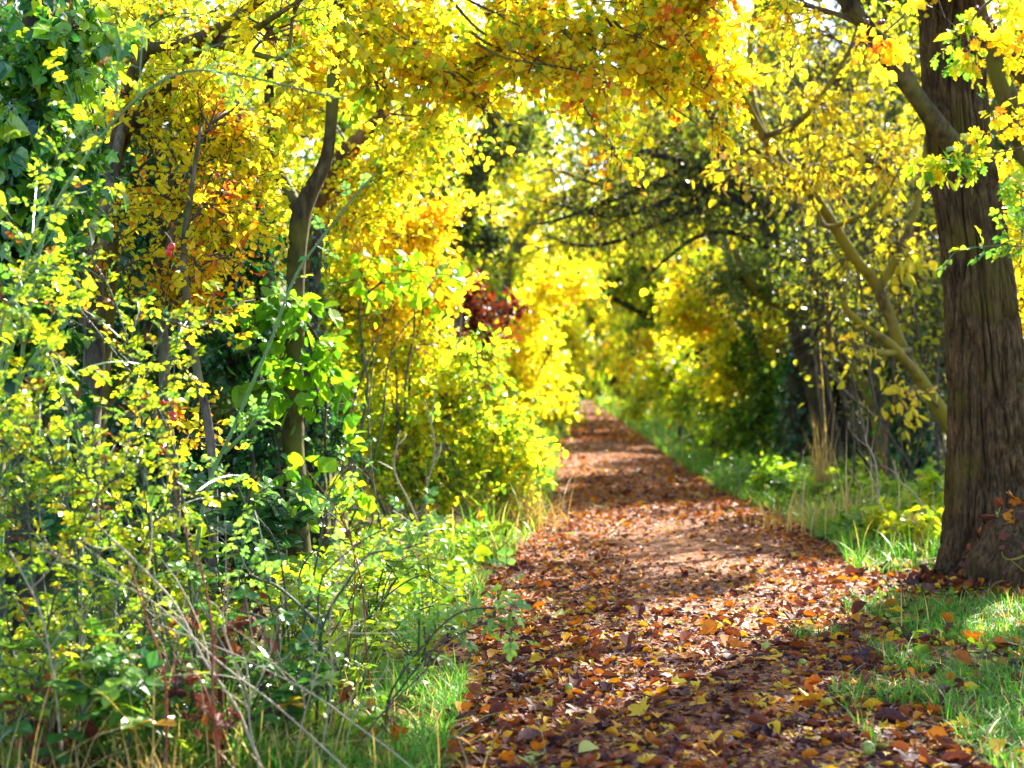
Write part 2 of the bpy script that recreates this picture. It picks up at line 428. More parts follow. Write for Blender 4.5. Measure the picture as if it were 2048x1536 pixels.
def ellipsoid(mb, c, r, stretch=1.2, tone=.5, mat=0, seg=12, axis=None, dimple=.0):
    th = np.linspace(0, math.pi, seg // 2 + 3); ph = np.arange(seg) * 2 * math.pi / seg
    rr = np.sin(th); z = np.cos(th) * stretch - dimple * np.exp(-(th / .35) ** 2) + dimple * np.exp(-((math.pi - th) / .35) ** 2) * .6
    V = np.stack([rr[:, None] * np.cos(ph), rr[:, None] * np.sin(ph), np.repeat(z[:, None], seg, 1)], -1) * r
    V = V.reshape(-1, 3)
    if axis is not None:
        a = unit(np.asarray(axis, float)); b = unit(np.cross(a, [.3, .9, .2])); V = V[:, :1] * b + V[:, 1:2] * np.cross(a, b) + V[:, 2:] * a
    n = len(th); a = np.arange(n - 1)[:, None] * seg; j = np.arange(seg)[None]; j2 = (j + 1) % seg
    q = np.stack([a + j, a + seg + j, a + seg + j2, a + j2], -1).reshape(-1, 4)
    mb.raw(V + np.asarray(c), q.ravel(), np.full(len(q), 4), mat, tone)

# ------------------------------------------------------------------ the path line
YK = np.array([-6, 5.6, 6.8, 8.1, 9.0, 10.3, 11.4, 13.2, 15.6, 19.2, 24.8, 35, 52, 84, 130, 211, 300])
LK = np.array([-.3, -.27, -.2, -.24, -.24, -.2, -.16, 0.05, .31, .52, .71, 1.07, 1.99, 3.76, 6.0, 10.4, 15.5])
RK = np.array([1.95, 1.98, 2.05, 2.15, 2.25, 2.5, 2.8, 3.1, 3.2, 3.1, 3.25, 3.7, 4.6, 6.0, 8.2, 12.6, 17.7])
def path_l(y): return np.interp(y, YK, LK)
def path_r(y): return np.interp(y, YK, RK)

def ground_h(x, y):
    x = np.asarray(x, float); y = np.asarray(y, float)
    out = np.maximum(path_l(y) - .35 - x, x - path_r(y) - .35)
    k = np.clip(out / 1.2, 0, 1); k = k * k * (3 - 2 * k)
    return k * (.07 + .07 * fnoise(np.stack([x * .7, y * .7, x * 0 + 3.], -1), 3))
# ------------------------------------------------------------------ the setting
def grid_mesh(name, X, Y, Z, mat):
    ny, nx = X.shape
    V = np.stack([X, Y, Z], -1).reshape(-1, 3)
    a = (np.arange(ny - 1)[:, None] * nx + np.arange(nx - 1)[None, :])
    q = np.stack([a, a + 1, a + nx + 1, a + nx], -1).reshape(-1, 4)
    b = MB(); b.raw(V, q.ravel(), np.full(len(q), 4)); return b.mesh(name, [mat], smooth=True)

def litter_mat(name, stops, sc1, sc2, bump):
    m, nt, out = nodes(name); N = nt.nodes; L = nt.links
    tc = N.new('ShaderNodeTexCoord')
    v = N.new('ShaderNodeTexVoronoi'); v.inputs['Scale'].default_value = sc1; L.new(tc.outputs['Object'], v.inputs['Vector'])
    sp = N.new('ShaderNodeSeparateColor'); L.new(v.outputs['Color'], sp.inputs[0])
    n = N.new('ShaderNodeTexNoise'); n.inputs['Scale'].default_value = sc2; n.inputs['Detail'].default_value = 6; L.new(tc.outputs['Object'], n.inputs['Vector'])
    ad = N.new('ShaderNodeMath'); ad.operation = 'MULTIPLY_ADD'; ad.inputs[1].default_value = .6; L.new(sp.outputs[0], ad.inputs[0])
    m2 = N.new('ShaderNodeMath'); m2.operation = 'MULTIPLY'; m2.inputs[1].default_value = .45; L.new(n.outputs['Fac'], m2.inputs[0]); L.new(m2.outputs[0], ad.inputs[2])
    r = ramp(nt, stops); L.new(ad.outputs[0], r.inputs[0])
    p = N.new('ShaderNodeBsdfPrincipled'); p.inputs['Roughness'].default_value = .9; p.inputs['Specular IOR Level'].default_value = .12
    L.new(r.outputs[0], p.inputs['Base Color'])
    b = N.new('ShaderNodeBump'); b.inputs['Strength'].default_value = bump; b.inputs['Distance'].default_value = .02; L.new(ad.outputs[0], b.inputs['Height']); L.new(b.outputs[0], p.inputs['Normal'])
    L.new(p.outputs[0], out.inputs[0])
    return m

M['soil'] = litter_mat('leafy_soil', [(.2, (.03, .022, .012)), (.45, (.07, .045, .02)), (.65, (.10, .10, .02)), (.85, (.2, .13, .03))], 14, 3, .7)
M['path'] = litter_mat('trodden_earth_with_leaf_crumbs', [(.15, (.05, .026, .02)), (.4, (.14, .065, .04)), (.62, (.26, .11, .05)), (.85, (.36, .15, .05))], 45, 1.3, .6)

xs = np.concatenate([[-300, -120, -60, -30], np.arange(-16, 22.01, .4), [32, 60, 120, 300]])
ys = np.concatenate([[-300, -80, -30, -12], np.arange(-6, 30, .4), np.arange(30, 120, 2.), [130, 160, 211, 300, 420, 600]])
X, Y = np.meshgrid(xs, ys)
kind(link('ground', grid_mesh('ground', X, Y, ground_h(X, Y) - .012, M['soil'])), 'structure')

ys = np.concatenate([np.arange(-6, 30, .12), np.arange(30, 300, 2.)])
u = np.linspace(0, 1, 34)
g = np.random.default_rng(5)
Y = np.repeat(ys[:, None], 34, 1)
jl = .10 * vnoise(np.stack([ys * 1.7, ys * 0, ys * 0], -1)); jr = .12 * vnoise(np.stack([ys * 1.5, ys * 0 + 9, ys * 0], -1))
Lx = path_l(ys) + jl - .1; Rx = path_r(ys) + jr + .1
X = Lx[:, None] + (Rx - Lx)[:, None] * u[None]
Z = .004 + (.02 * np.sin(np.pi * u)[None] + .016 * fnoise(np.stack([X * 1.6, Y * 1.6, X * 0], -1), 4)) * np.sin(np.pi * u)[None] ** .5
Zp = Z
kind(link('path', grid_mesh('path', X, Y, np.maximum(Z, .002), M['path'])), 'structure')
def path_h(x, y):
    u = np.clip((x - path_l(y)) / (path_r(y) - path_l(y)), 0, 1)
    return .004 + (.02 * np.sin(np.pi * u) + .016 * fnoise(np.stack([x * 1.6, y * 1.6, x * 0], -1), 4)) * np.sin(np.pi * u) ** .5
def surf(x, y):
    on = (x > path_l(y)) & (x < path_r(y))
    return np.where(on, path_h(x, y), ground_h(x, y) - .012)

# ------------------------------------------------------------------ fallen leaves
g = np.random.default_rng(11)
LT = [MAPLE, MAPLE2, CURL, CURL2, OVAL, HAZEL, MAPLE2, CURL2, LANCE, HAW]
def strew(n, y0, y1, over, s0, tones, tilt=.35, sigma=.3, dens=lambda x, y: 1.0):
    y = 1 / (1 / y1 + (1 / y0 - 1 / y1) * g.random(n)) if y1 > 20 else g.uniform(y0, y1, n)
    l = path_l(y) - over[0]; r = path_r(y) + over[1]
    x = l + (r - l) * g.random(n)
    k = g.random(n) < dens(x, y); x = x[k]; y = y[k]; n = len(x)
    a = g.uniform(0, 2 * math.pi, n)
    yd = np.stack([np.cos(a), np.sin(a), g.normal(size=n) * tilt], -1)
    nd = np.stack([g.normal(size=n) * tilt, g.normal(size=n) * tilt, np.ones(n) * np.where(g.random(n) < .3, -1, 1)], -1)
    s = s0 * np.exp(g.normal(size=n) * sigma)
    z = surf(x, y) + s * (.03 + .09 * g.random(n))
    return np.stack([x, y, z], -1), yd, nd, s, tones(n)
def mix_tones(br, yl):
    def f(n):
        t = np.clip(g.normal(.27, .17, n), 0, .62); q = g.random(n)
        t = np.where(q < yl, g.normal(.86, .05, n), t); t = np.where((q > yl) & (q < yl + br), g.normal(.66, .06, n), t)
        t = np.where(q > .985, 1., t)
        return np.clip(t, 0, 1)
    return f
def edge(x, y):
    u = (x - path_l(y)) / (path_r(y) - path_l(y))
    bare = np.exp(-((u - .55) / .22) ** 2)
    return np.clip(1.0 - .45 * bare, 0, 1) * np.where((u < -.05) | (u > 1.05), .5, 1)
def edge2(x, y):
    u = (x - path_l(y)) / (path_r(y) - path_l(y))
    return edge(x, y) * (1 - .85 * np.exp(-((u - .52) / .26) ** 2 - ((y - 13.2) / 2.2) ** 2))
fb = MB()
SP = [strew(15000, 5.0, 9.5, (.25, .18), .044, mix_tones(.13, .17), tilt=.17, sigma=.38, dens=edge),
      strew(15000, 9.5, 16, (.3, .6), .046, mix_tones(.34, .06), tilt=.16, dens=edge2),
      strew(14000, 16, 40, (.3, .3), .06, mix_tones(.5, .05), tilt=.16, dens=edge),
      strew(7000, 40, 220, (.3, .3), .11, mix_tones(.5, .05), tilt=.16),
      strew(900, -4, 5.0, (.2, .2), .07, mix_tones(.12, .12)),
      ]
# litter under the big trunk
def around(n, cx, cy, rx, ry):
    x = cx + g.normal(size=n) * rx; y = cy + g.normal(size=n) * ry
    a = g.uniform(0, 6.28, n)
    return (np.stack([x, y, surf(x, y) + .01 + .03 * g.random(n)], -1), np.stack([np.cos(a), np.sin(a), g.normal(size=n) * .3], -1),
            np.stack([g.normal(size=n) * .4, g.normal(size=n) * .4, np.ones(n)], -1), .075 * np.exp(g.normal(size=n) * .3), mix_tones(.2, .06)(n))
SP.append(around(1300, 4.0, 10.6, .7, .6)); SP.append(around(350, 2.7, 7.9, .5, 1.2)); SP.append(around(400, -1.0, 6.2, .5, .5))
crumb = strew(16000, 5.2, 12, (.1, .2), .017, mix_tones(.2, .08), tilt=.3, sigma=.5)
near = SP[0]
order = np.argsort(near[0][:, 1])
vis = [i for i in order if 5.62 < near[0][i, 1] and path_l(near[0][i, 1]) - .05 < near[0][i, 0] < (path_r(near[0][i, 1]) + .02) and near[0][i, 0] < .36 * near[0][i, 1]]
single = vis[:270]
rest = np.setdiff1d(np.arange(len(near[0])), single)
SP[0] = tuple(a[rest] for a in near)
for (p, yd, nd, s, t) in SP:
    w = g.integers(0, len(LT), len(p))
    for k, tp in enumerate(LT):
        m = w == k; fb.leaves(p[m], yd[m], nd[m], s[m], tp, t[m], 0)
fb.leaves(crumb[0], crumb[1], crumb[2], crumb[3], SIX, crumb[4], 0)
kind(link('fallen_leaves', fb.mesh('fallen_leaves', [M['fallen']])), 'stuff')

# the nearest leaves, one object each
from mathutils import Matrix
SHAPES = [('three lobed', MAPLE), ('ragged lobed', MAPLE2), ('curled broad', CURL), ('curled narrow', CURL2), ('oval', OVAL), ('slender', LANCE)]
CLS = [('dark purple brown', .1), ('dull brown', .3), ('russet', .52), ('orange', .68), ('yellow', .86), ('pale buff', .93)]
leafmesh = {}
def leaf_object(pos, yd, nd, size, si, ti, label=None, group=None):
    if (si, ti) not in leafmesh:
        b = MB(); b.leaves(np.zeros((1, 3)), np.array([[0, 1., 0]]), np.array([[0, 0, 1.]]), 1.0, SHAPES[si][1], np.array([CLS[ti][1]]), 0)
        sv = b.v[0]
        b.tubes(np.array([[[0, .02, 0], [.04, -.2, .03], [.09, -.38, .02]]]), np.array([[.014, .011, .009]]), 4, .3, 0)
        leafmesh[(si, ti)] = b.mesh('fallen_leaf', [M['fallen']])
    o = bpy.data.objects.new('fallen_leaf', leafmesh[(si, ti)]); COL.objects.link(o)
    y = unit(np.asarray(yd, float)); n = np.asarray(nd, float); n = unit(n - (n @ y) * y); x = np.cross(y, n)
    o.matrix_world = Matrix([[x[0] * size, y[0] * size, n[0] * size, pos[0]], [x[1] * size, y[1] * size, n[1] * size, pos[1]], [x[2] * size, y[2] * size, n[2] * size, pos[2]], [0, 0, 0, 1]])
    if label is None:
        label = f'{CLS[ti][0]} {SHAPES[si][0]} fallen leaf among others on the closest path litter'
        group = f'{CLS[ti][0]} {SHAPES[si][0]} leaves on the closest strip of path'
    tag(o, label, 'fallen leaf', group)
for i in single:
    t = near[4][i]; ti = int(np.argmin([abs(t - c[1]) for c in CLS]))
    leaf_object(near[0][i], near[1][i], near[2][i], near[3][i], int(g.integers(0, len(SHAPES))), ti)
# leaves that stand out in the photograph
def G(px, py):
    d = EYE * F / (py - HOR); x = (px - 1024) / F * d
    return np.array([x, d, float(surf(np.array(x), np.array(d))) + .02])
for px, py, s, si, ti, lab in [
    (1412, 1498, .13, 0, 4, 'bright yellow three lobed leaf lying flat by itself at the bottom edge of the path'),
    (1558, 1488, .10, 2, 4, 'golden yellow curled leaf on dark litter at the bottom of the path'),
    (1460, 1308, .13, 1, 3, 'bright orange ragged leaf on the middle of the path, beyond the crab apples'),
    (1105, 1366, .13, 1, 4, 'yellow lobed leaf standing on edge just beyond the round green crab apple'),
    (1290, 1440, .14, 0, 4, 'large yellow leaf with notched lobes lying near the path middle'),
    (1195, 1510, .14, 4, 5, 'long pale green and buff leaf at the bottom of the path, flat'),
    (1275, 1512, .10, 5, 4, 'small upright yellow leaf next to the long pale buff leaf'),
    (1060, 1330, .11, 0, 4, 'yellow leaf with pointed lobes near the left grass edge, above the crab apple'),
    (965, 1372, .13, 1, 3, 'fiery orange leaf at the left edge of the path beside the grass'),
    (925, 1440, .14, 2, 3, 'tan orange curled leaf propped upright against the left grass'),
    (1390, 1420, .12, 0, 4, 'broad yellow leaf right of the path middle on purple brown litter'),
    (1755, 1400, .12, 3, 5, 'spotted pale yellow leaf on the right, near the grass verge'),
    (1840, 1290, .14, 0, 4, 'big yellow leaf caught in the right grass verge'),
    (1940, 1465, .13, 1, 4, 'yellow ragged leaf at the foot of the right grass verge'),
    (1900, 1500, .13, 2, 3, 'orange buff leaf leaning on others in the lower right corner'),
    (1595, 1440, .11, 1, 3, 'orange notched leaf right of the path middle'),
    (1300, 1240, .10, 5, 4, 'lone yellow leaf on the farther brown litter'),
    (1665, 1185, .10, 4, 4, 'lone bright yellow leaf where the right verge meets the path'),
    (1345, 1385, .10, 1, 5, 'pale buff lobed leaf on dark litter right of the crab apple'),
    (1640, 1425, .11, 3, 5, 'pale cream leaf beside the orange notched one')]:
    p = G(px, py); a = g.uniform(0, 6.28)
    leaf_object(p, (math.cos(a), math.sin(a), .1), (g.normal() * .2, -.55 + g.normal() * .2, 1), s * .78, si, ti, lab, 'leaves that stand out on the path litter')

# sticks on the litter
for a, b, r, lab in [((905, 1495), (1015, 1432), .005, 'thin dark twig lying at the left litter edge beside the lush grass'), ((1275, 1405), (1345, 1432), .004, 'short straight stick on the litter in the path middle'),
                     ((1700, 1190), (1755, 1238), .007, 'brown stick lying across the corner of the right grass verge'), ((1490, 1330), (1560, 1322), .005, 'bent stick on dark litter beyond the crab apple in the path middle'), ((1880, 1200), (1800, 1150), .008, 'curved fallen stick in front of the massive trunk')]:
    p, q = G(*a), G(*b); m = (p + q) / 2 + np.array([g.normal() * .02, g.normal() * .04, .02])
    bb = MB(); bb.tubes(bez(p[None], m[None], q[None], 9), np.linspace(r, r * .45, 9)[None], 6, .5, 0, True)
    k = bez(p[None], m[None], q[None], 9)[0][5]; e = k + (q - p) * .22 + np.array([.03, .05, .02]); bb.tubes(np.stack([k, (k + e) / 2, e]), np.array([r * .5, r * .4, r * .25]), 5, .5, 0, True)
    o = link('fallen_twig', bb.mesh('fallen_twig', [M['twig_dark']], p), None, p); tag(o, lab, 'twig')

# crab apples
for px, py, r, lab in [(1605, 1341, .024, 'yellow green crab apple lying right of the path middle'),
                       (1138, 1396, .027, 'green crab apple lying near the left edge of the litter'),
                       (1737, 1524, .034, 'largest green crab apple, at the very bottom of the path'),
                       (1040, 1262, .024, 'pale green crab apple under the tip of the leafy rose shoot')]:
    p = G(px, py); r *= .88; p[2] += r * .55
    b = MB(); ax = g.normal(size=3) + np.array([0, 0, .8]); ellipsoid(b, (0, 0, 0), r, .88, .5, 0, 22, ax, .22); b.v[0] = b.v[0] * (1 + .07 * vnoise(b.v[0] / r * 1.1 + px))[:, None].astype(np.float32)
    o = link('crab_apple', b.mesh('crab_apple', [M['apple']], smooth=True), None, p); tag(o, lab, 'apple', 'crab apples fallen on the path')
    b = MB(); a = unit(ax); b.tubes(np.array([a * r * .72, a * r * 1.1, a * r * 1.4 + [.004, 0, 0]]), np.array([.0018, .0014, .0018]), 5, .5, 0, True)
    link('stalk', b.mesh('stalk', [M['twig_dark']]), o)

# ------------------------------------------------------------------ grass
def blades(mb, g, n, xy, ln, wid, tone, lean=.5, mat=0):
    """curved blades: four steps each"""
    x, y = xy; z = surf(x, y) - .01
    L = ln * np.exp(g.normal(size=n) * .35)
    a = g.uniform(0, 6.28, n); le = np.abs(g.normal(size=n)) * lean + .12
    dx = np.cos(a); dy = np.sin(a)
    sx = -dy; sy = dx
    K = 5; t = np.linspace(0, 1, K)
    out = (t[None] ** 1.7) * (le * L)[:, None]; up = (t[None] - .28 * le[:, None] * t[None] ** 2.4) * L[:, None]
    cx = x[:, None] + dx[:, None] * out; cy = y[:, None] + dy[:, None] * out; cz = z[:, None] + up
    w = wid * np.exp(g.normal(size=n) * .25)[:, None] * np.array([.8, 1, .85, .55, .06])[None]
    A = np.stack([cx - sx[:, None] * w, cy - sy[:, None] * w, cz], -1); B = np.stack([cx + sx[:, None] * w, cy + sy[:, None] * w, cz + w * .25], -1)
    V = np.stack([A, B], 2).reshape(n, K * 2, 3)
    q = np.array([[2 * k, 2 * k + 1, 2 * k + 3, 2 * k + 2] for k in range(K - 1)])
    loops = (q.ravel()[None] + (np.arange(n) * K * 2)[:, None]).ravel()
    mb.raw(V.reshape(-1, 3), loops, np.full(n * (K - 1), 4), mat, np.repeat(np.clip(tone, 0, 1), K * 2))
g = np.random.default_rng(21)
gb = MB()
def gset(n, y0, y1, xa, xb, ln, wid, tm, lean=.5, patch=.5):
    y = g.uniform(y0, y1, n); a = xa(y); b = xb(y); x = a + (b - a) * g.random(n)
    k = vnoise(np.stack([x * 2.2, y * 2.2, x * 0 + n % 7], -1)) > -patch
    x = x[k]; y = y[k]; n = len(x)
    t = tm + g.normal(size=n) * .14; t = np.where(g.random(n) < .15, .97, t)
    blades(gb, g, n, (x, y), ln, wid, t, lean)
R_ = lambda o: (lambda y: path_r(y) + o)
L_ = lambda o: (lambda y: path_l(y) + o)
gset(19000, 5.4, 9.9, R_(-.1), R_(1.8), .085, .0032, .36, .9, .5)
gset(3500, 5.4, 8.6, R_(-.5), R_(.1), .09, .0032, .46, .9, -.15)
gset(7500, 5.3, 7.2, lambda y: path_l(y) - .75, L_(-.02), .095, .0034, .42, .8, .4)
gset(2600, 5.3, 6.3, lambda y: path_l(y) - 1.6, lambda y: path_l(y) - .6, .17, .004, .42, .6, .5)
gset(3500, 7.2, 12, lambda y: path_l(y) - .6, L_(-.02), .09, .004, .45, .8, .2)
gset(7000, 11.5, 20, R_(-.05), R_(1.8), .2, .005, .5, .7, .4)
gset(7000, 20, 60, R_(-.1), R_(1.6), .3, .010, .45, .7, .4)
gset(5000, 12, 60, L_(-.7), L_(.05), .26, .010, .6, .6, .4)
gset(4000, 60, 210, R_(-.1), R_(2.), .5, .03, .6, .6, .5)
gset(3000, 60, 210, L_(-1.5), L_(.05), .5, .03, .6, .6, .5)
gset(1500, -4, 5.3, R_(0), R_(1.4), .13, .004, .48, .8, .3)
kind(link('grass', gb.mesh('grass', [M['grass']])), 'stuff')

# low leafy ground cover along both edges
ub = MB()
def cover(n, y0, y1, xa, xb, size, hmax, tm, tpls, flat=.6):
    y = 1 / (1 / y1 + (1 / y0 - 1 / y1) * g.random(n)); a = xa(y); b = xb(y); x = a + (b - a) * g.random(n)
    pn = vnoise(np.stack([x * 1.3, y * 1.3, x * 0 + 5], -1))
    z = surf(x, y) + g.random(n) ** 1.3 * hmax * (.6 + .5 * pn)
    yd = rnd_unit(g, n); yd[:, 2] *= .5
    nd = np.array([0, 0, flat]) + rnd_unit(g, n) * .7
    t = np.clip(tm + .2 * pn + g.normal(size=n) * .12, 0, 1); s = size * np.exp(g.normal(size=n) * .3)
    w = g.integers(0, len(tpls), n)
    for k, tp in enumerate(tpls):
        m = w == k; ub.leaves(np.stack([x, y, z], -1)[m], yd[m], nd[m], s[m], tp, t[m], 0)
cover(3000, 5.3, 9, lambda y: path_l(y) - 2.6, lambda y: path_l(y) - .35, .06, .22, .4, [OVAL, BRAM, SMALL])
cover(2500, 9, 14, lambda y: path_l(y) - 2.2, lambda y: path_l(y) - .15, .07, .35, .45, [OVAL, BRAM, SMALL])
cover(1300, 6, 11, lambda y: path_r(y) + .1, lambda y: path_r(y) + 1.8, .045, .08, .35, [OVAL, SMALL])
cover(5000, 14, 40, lambda y: path_r(y) + .3, lambda y: path_r(y) + 4, .10, .5, .4, [OVAL, SMALL, SIX])
cover(4000, 18, 60, lambda y: path_l(y) - 2, lambda y: path_l(y) - .1, .10, .5, .5, [OVAL, SMALL, SIX])
cover(4000, 50, 220, lambda y: path_r(y) + .3, lambda y: path_r(y) + 5, .25, .9, .5, [SIX])
cover(3000, 50, 220, lambda y: path_l(y) - 5, lambda y: path_l(y) - .2, .25, .9, .5, [SIX])
kind(link('undergrowth', ub.mesh('undergrowth', [M['nettle']])), 'stuff')
# ------------------------------------------------------------------ the big furrowed trunk on the right
def big_trunk():
    d = 11.4; k = d / F
    prof = [(1990, 1185, 120), (1990, 1120, 108), (1988, 1040, 94), (1985, 940, 84), (1980, 842, 77), (1968, 680, 70), (1952, 512, 63), (1931, 380, 60), (1914, 256, 58), (1899, 0, 58), (1885, -200, 56), (1868, -480, 50), (1860, -800, 38)]
    p = np.array([P(a, b, d) for a, b, _ in prof]); r = np.array([c * k for *_, c in prof])
    p[0, 2] = -.12
    q, rr = smooth_path(p, r, 26)
    S = 400; th = np.arange(S) * 2 * math.pi / S
    K = len(q)
    hz = q[:, 2]
    # root flare: lobes near the ground
    fl = np.exp(-np.maximum(hz, 0) / .22)
    lob = (.5 + .5 * np.cos(th * 5 + .6)) ** 2 * .12 + (.5 + .5 * np.cos(th * 3 + 2.2)) ** 3 * .07
    R = rr[:, None] * (1 + fl[:, None] * lob[None])
    c, s = np.cos(th), np.sin(th)
    V = np.stack([q[:, 0][:, None] + R * c, q[:, 1][:, None] + R * s, np.repeat(hz[:, None], S, 1)], -1)
    # long plaited furrows
    a = np.stack([np.repeat(c[None] * 6, K, 0), np.repeat(s[None] * 6, K, 0), np.repeat(hz[:, None] * 2.6, S, 1)], -1)
    wv = fnoise(a * .5 + 4, 3)
    a2 = a + wv[..., None] * .9
    rid = np.clip(1 - np.abs(vnoise(a2 * .85)) * 3.6, 0, 1); rid2 = np.clip(1 - np.abs(vnoise(a2 * 1.9 + 9)) * 3.2, 0, 1)
    fine = fnoise(np.stack([c[None] * 24 + 0 * hz[:, None], s[None] * 24 + 0 * hz[:, None], np.repeat(hz[:, None] * 9, S, 1)], -1), 3)
    disp = (.02 - .055 * rid - .022 * rid2 + .012 * fine + .016 * wv)
    V[..., 0] += c * disp; V[..., 1] += s * disp
    b = MB(); j = np.arange(S)[None]; j2 = (j + 1) % S; aa = np.arange(K - 1)[:, None] * S
    quad = np.stack([aa + j, aa + j2, aa + S + j2, aa + S + j], -1).reshape(-1, 4)
    b.raw(V.reshape(-1, 3), quad.ravel(), np.full(len(quad), 4), 0, .5)
    base = (p[0][0], d, 0)
    root = thing('tree', base, 'massive leaning tree trunk with furrowed red brown bark standing beside the path', 'tree')
    link('trunk', b.mesh('trunk', [M['bark_main']], base, True), root)
    # the limb that leaves the trunk up to the left, in front of it
    lb = MB()
    lp = np.array([P(1935, 325, 11.35), P(1905, 285, 11.1), P(1850, 215, 10.95), P(1790, 130, 10.8), P(1735, 60, 10.7), P(1690, 0, 10.6), P(1600, -130, 10.5), P(1480, -260, 10.3)])
    lq = limb(lb, lp, np.array([.105, .085, .072, .068, .064, .060, .05, .03]), 16, 8, .03, 1.8, 3)
    lm = link('limb', lb.mesh('limb', [M['bark_olive']], base, True), root)
    lb = MB(); q2 = limb(lb, np.array([P(1885, -200, 11.4), P(1960, -330, 11.2), P(2080, -480, 11)]), np.array([.14, .1, .06]), 10, 6, .02, 1.4, 5)
    link('limb', lb.mesh('limb', [M['bark_olive']], base, True), root)
    g = np.random.default_rng(4); cb = MB()
    cl = [clump(2050, -480, 11, 260, 130, 24, .45), clump(1530, 10, 10.6, 110, 50, 7, .45), ((3.4, 10.6, 4.95), (1.1, .9, .4), 30, .45), ((4.6, 11.2, 5.3), (1.2, 1., .6), 30, .45), ((3.2, 12.3, 5.5), (1.1, .9, .5), 26, .45), ((5.0, 12.6, 5.8), (1.2, 1., .6), 24, .45)]  # xyz clumps: added above the view to shade the near path
    grow_crown(cb, g, np.concatenate([q[::8], lq, q2]), cl, (SMALL, OVAL), .05, twigs=6, nleaf=10, tsd=.15, droop=.4)
    link('crown', cb.mesh('crown', [M['twig'], M['yellow']], base), root)
big_trunk()

# second stem that leans in from beyond the frame
tree('tree', 'olive barked tree stem leaning left behind the massive furrowed trunk', 'tree', P(2230, 1110, 12.8) * [1, 1, 0],
     [(pts((2230, 1150, 12.8), (2150, 700, 12.8), (2098, 420, 12.8), (2048, 285, 12.8), (1995, 130, 12.8), (1955, 10, 12.8), (1925, -180, 12.8), (1930, -420, 12.7)), [.17, .14, .12, .10, .09, .085, .07, .04]),
      (pts((2098, 420, 12.8), (2140, 240, 12.9), (2060, 170, 13.2), (1985, 95, 13.6), (1935, 60, 14)), [.07, .06, .05, .045, .03])],
     [clump(2030, 110, 13.4, 100, 130, 22, .5), clump(2040, 420, 13.6, 60, 170, 22, .5), clump(1960, -150, 13, 160, 120, 12, .45), clump(2150, -100, 12.8, 170, 200, 14, .45), clump(2030, 640, 14, 50, 130, 14, .62), ((6.0, 13.6, 5.3), (1.2, 1., .6), 30, .45), ((5.4, 12.9, 5.2), (1., .9, .4), 22, .45), ((6.8, 14.4, 5.8), (1.2, 1., .7), 26, .45)],  # closing xyz clumps lie out of view, added to shade the right verge
     'yellow', 'bark_olive', 'twig', size=.062, seed=31, nleaf=9, twigs=6, tsd=.16)

# mossy mound of roots at the right edge with litter on it
def mound():
    g = np.random.default_rng(8)
    c = P(2068, 1120, 10.6); c[2] = 0
    n1, n2 = 60, 26
    th = np.arange(n1) * 2 * math.pi / n1; t = np.linspace(0, 1, n2)
    H = .74; rr = .42 * (1 - t ** 2.2) ** .6 + .06 * (1 - t)
    V = np.stack([rr[:, None] * np.cos(th), .8 * rr[:, None] * np.sin(th), np.repeat(t[:, None] * H - .08, n1, 1)], -1)
    nz = fnoise(V * np.array([5, 5, 2.2]) + 3, 4)
    V[..., :2] *= (1 + .28 * nz + .16 * (1 - np.abs(vnoise(V * np.array([9, 9, 2]))) * 2))[..., None]; V[..., 2] += .05 * nz
    b = MB(); a = np.arange(n2 - 1)[:, None] * n1; j = np.arange(n1)[None]; j2 = (j + 1) % n1
    q = np.stack([a + j, a + j2, a + n1 + j2, a + n1 + j], -1).reshape(-1, 4)
    b.raw(V.reshape(-1, 3), q.ravel(), np.full(len(q), 4))
    r = thing('tree_stump', c, 'dark mossy stump with dead leaves on it, hard against the massive trunk', 'stump')
    link('wood', b.mesh('wood', [M['bark_main']], smooth=True), r)
    b = MB(); p0 = np.array([[-.2, -.38, .30], [.02, -.40, .42], [-.3, -.3, .1], [-.12, -.42, .02]])
    e = np.array([[-.42, -.5, .34], [-.24, -.55, .5], [-.5, -.5, .02], [-.4, -.6, .3]])
    b.tubes(bez(p0, (p0 + e) / 2 + g.normal(size=(4, 3)) * .06, e, 6), np.linspace(.009, .004, 6)[None], 5)
    link('twig', b.mesh('twig', [M['bark_moss']]), r)
    # leaves lying on it
    n = 150; a = g.uniform(0, 6.28, n); tt = g.random(n) ** .6
    k = np.clip((tt * (n2 - 1)).astype(int), 0, n2 - 1); pos = V[k, (a / 6.2832 * n1).astype(int) % n1] * 1.03
    b = MB(); nd = unit(pos * [1, 1, 0] + np.array([0, 0, .35])) + g.normal(size=(n, 3)) * .35
    w = g.integers(0, 3, n)
    for kk, tp in enumerate((CURL, MAPLE, OVAL)):
        m = w == kk; b.leaves(pos[m], rnd_unit(g, m.sum()), nd[m], .07 * np.exp(g.normal(size=m.sum()) * .3), tp, mix_tones(.35, .04)(m.sum()), 0)
    kind(link('dead_leaves', b.mesh('dead_leaves', [M['fallen']]), r), 'stuff')
mound()

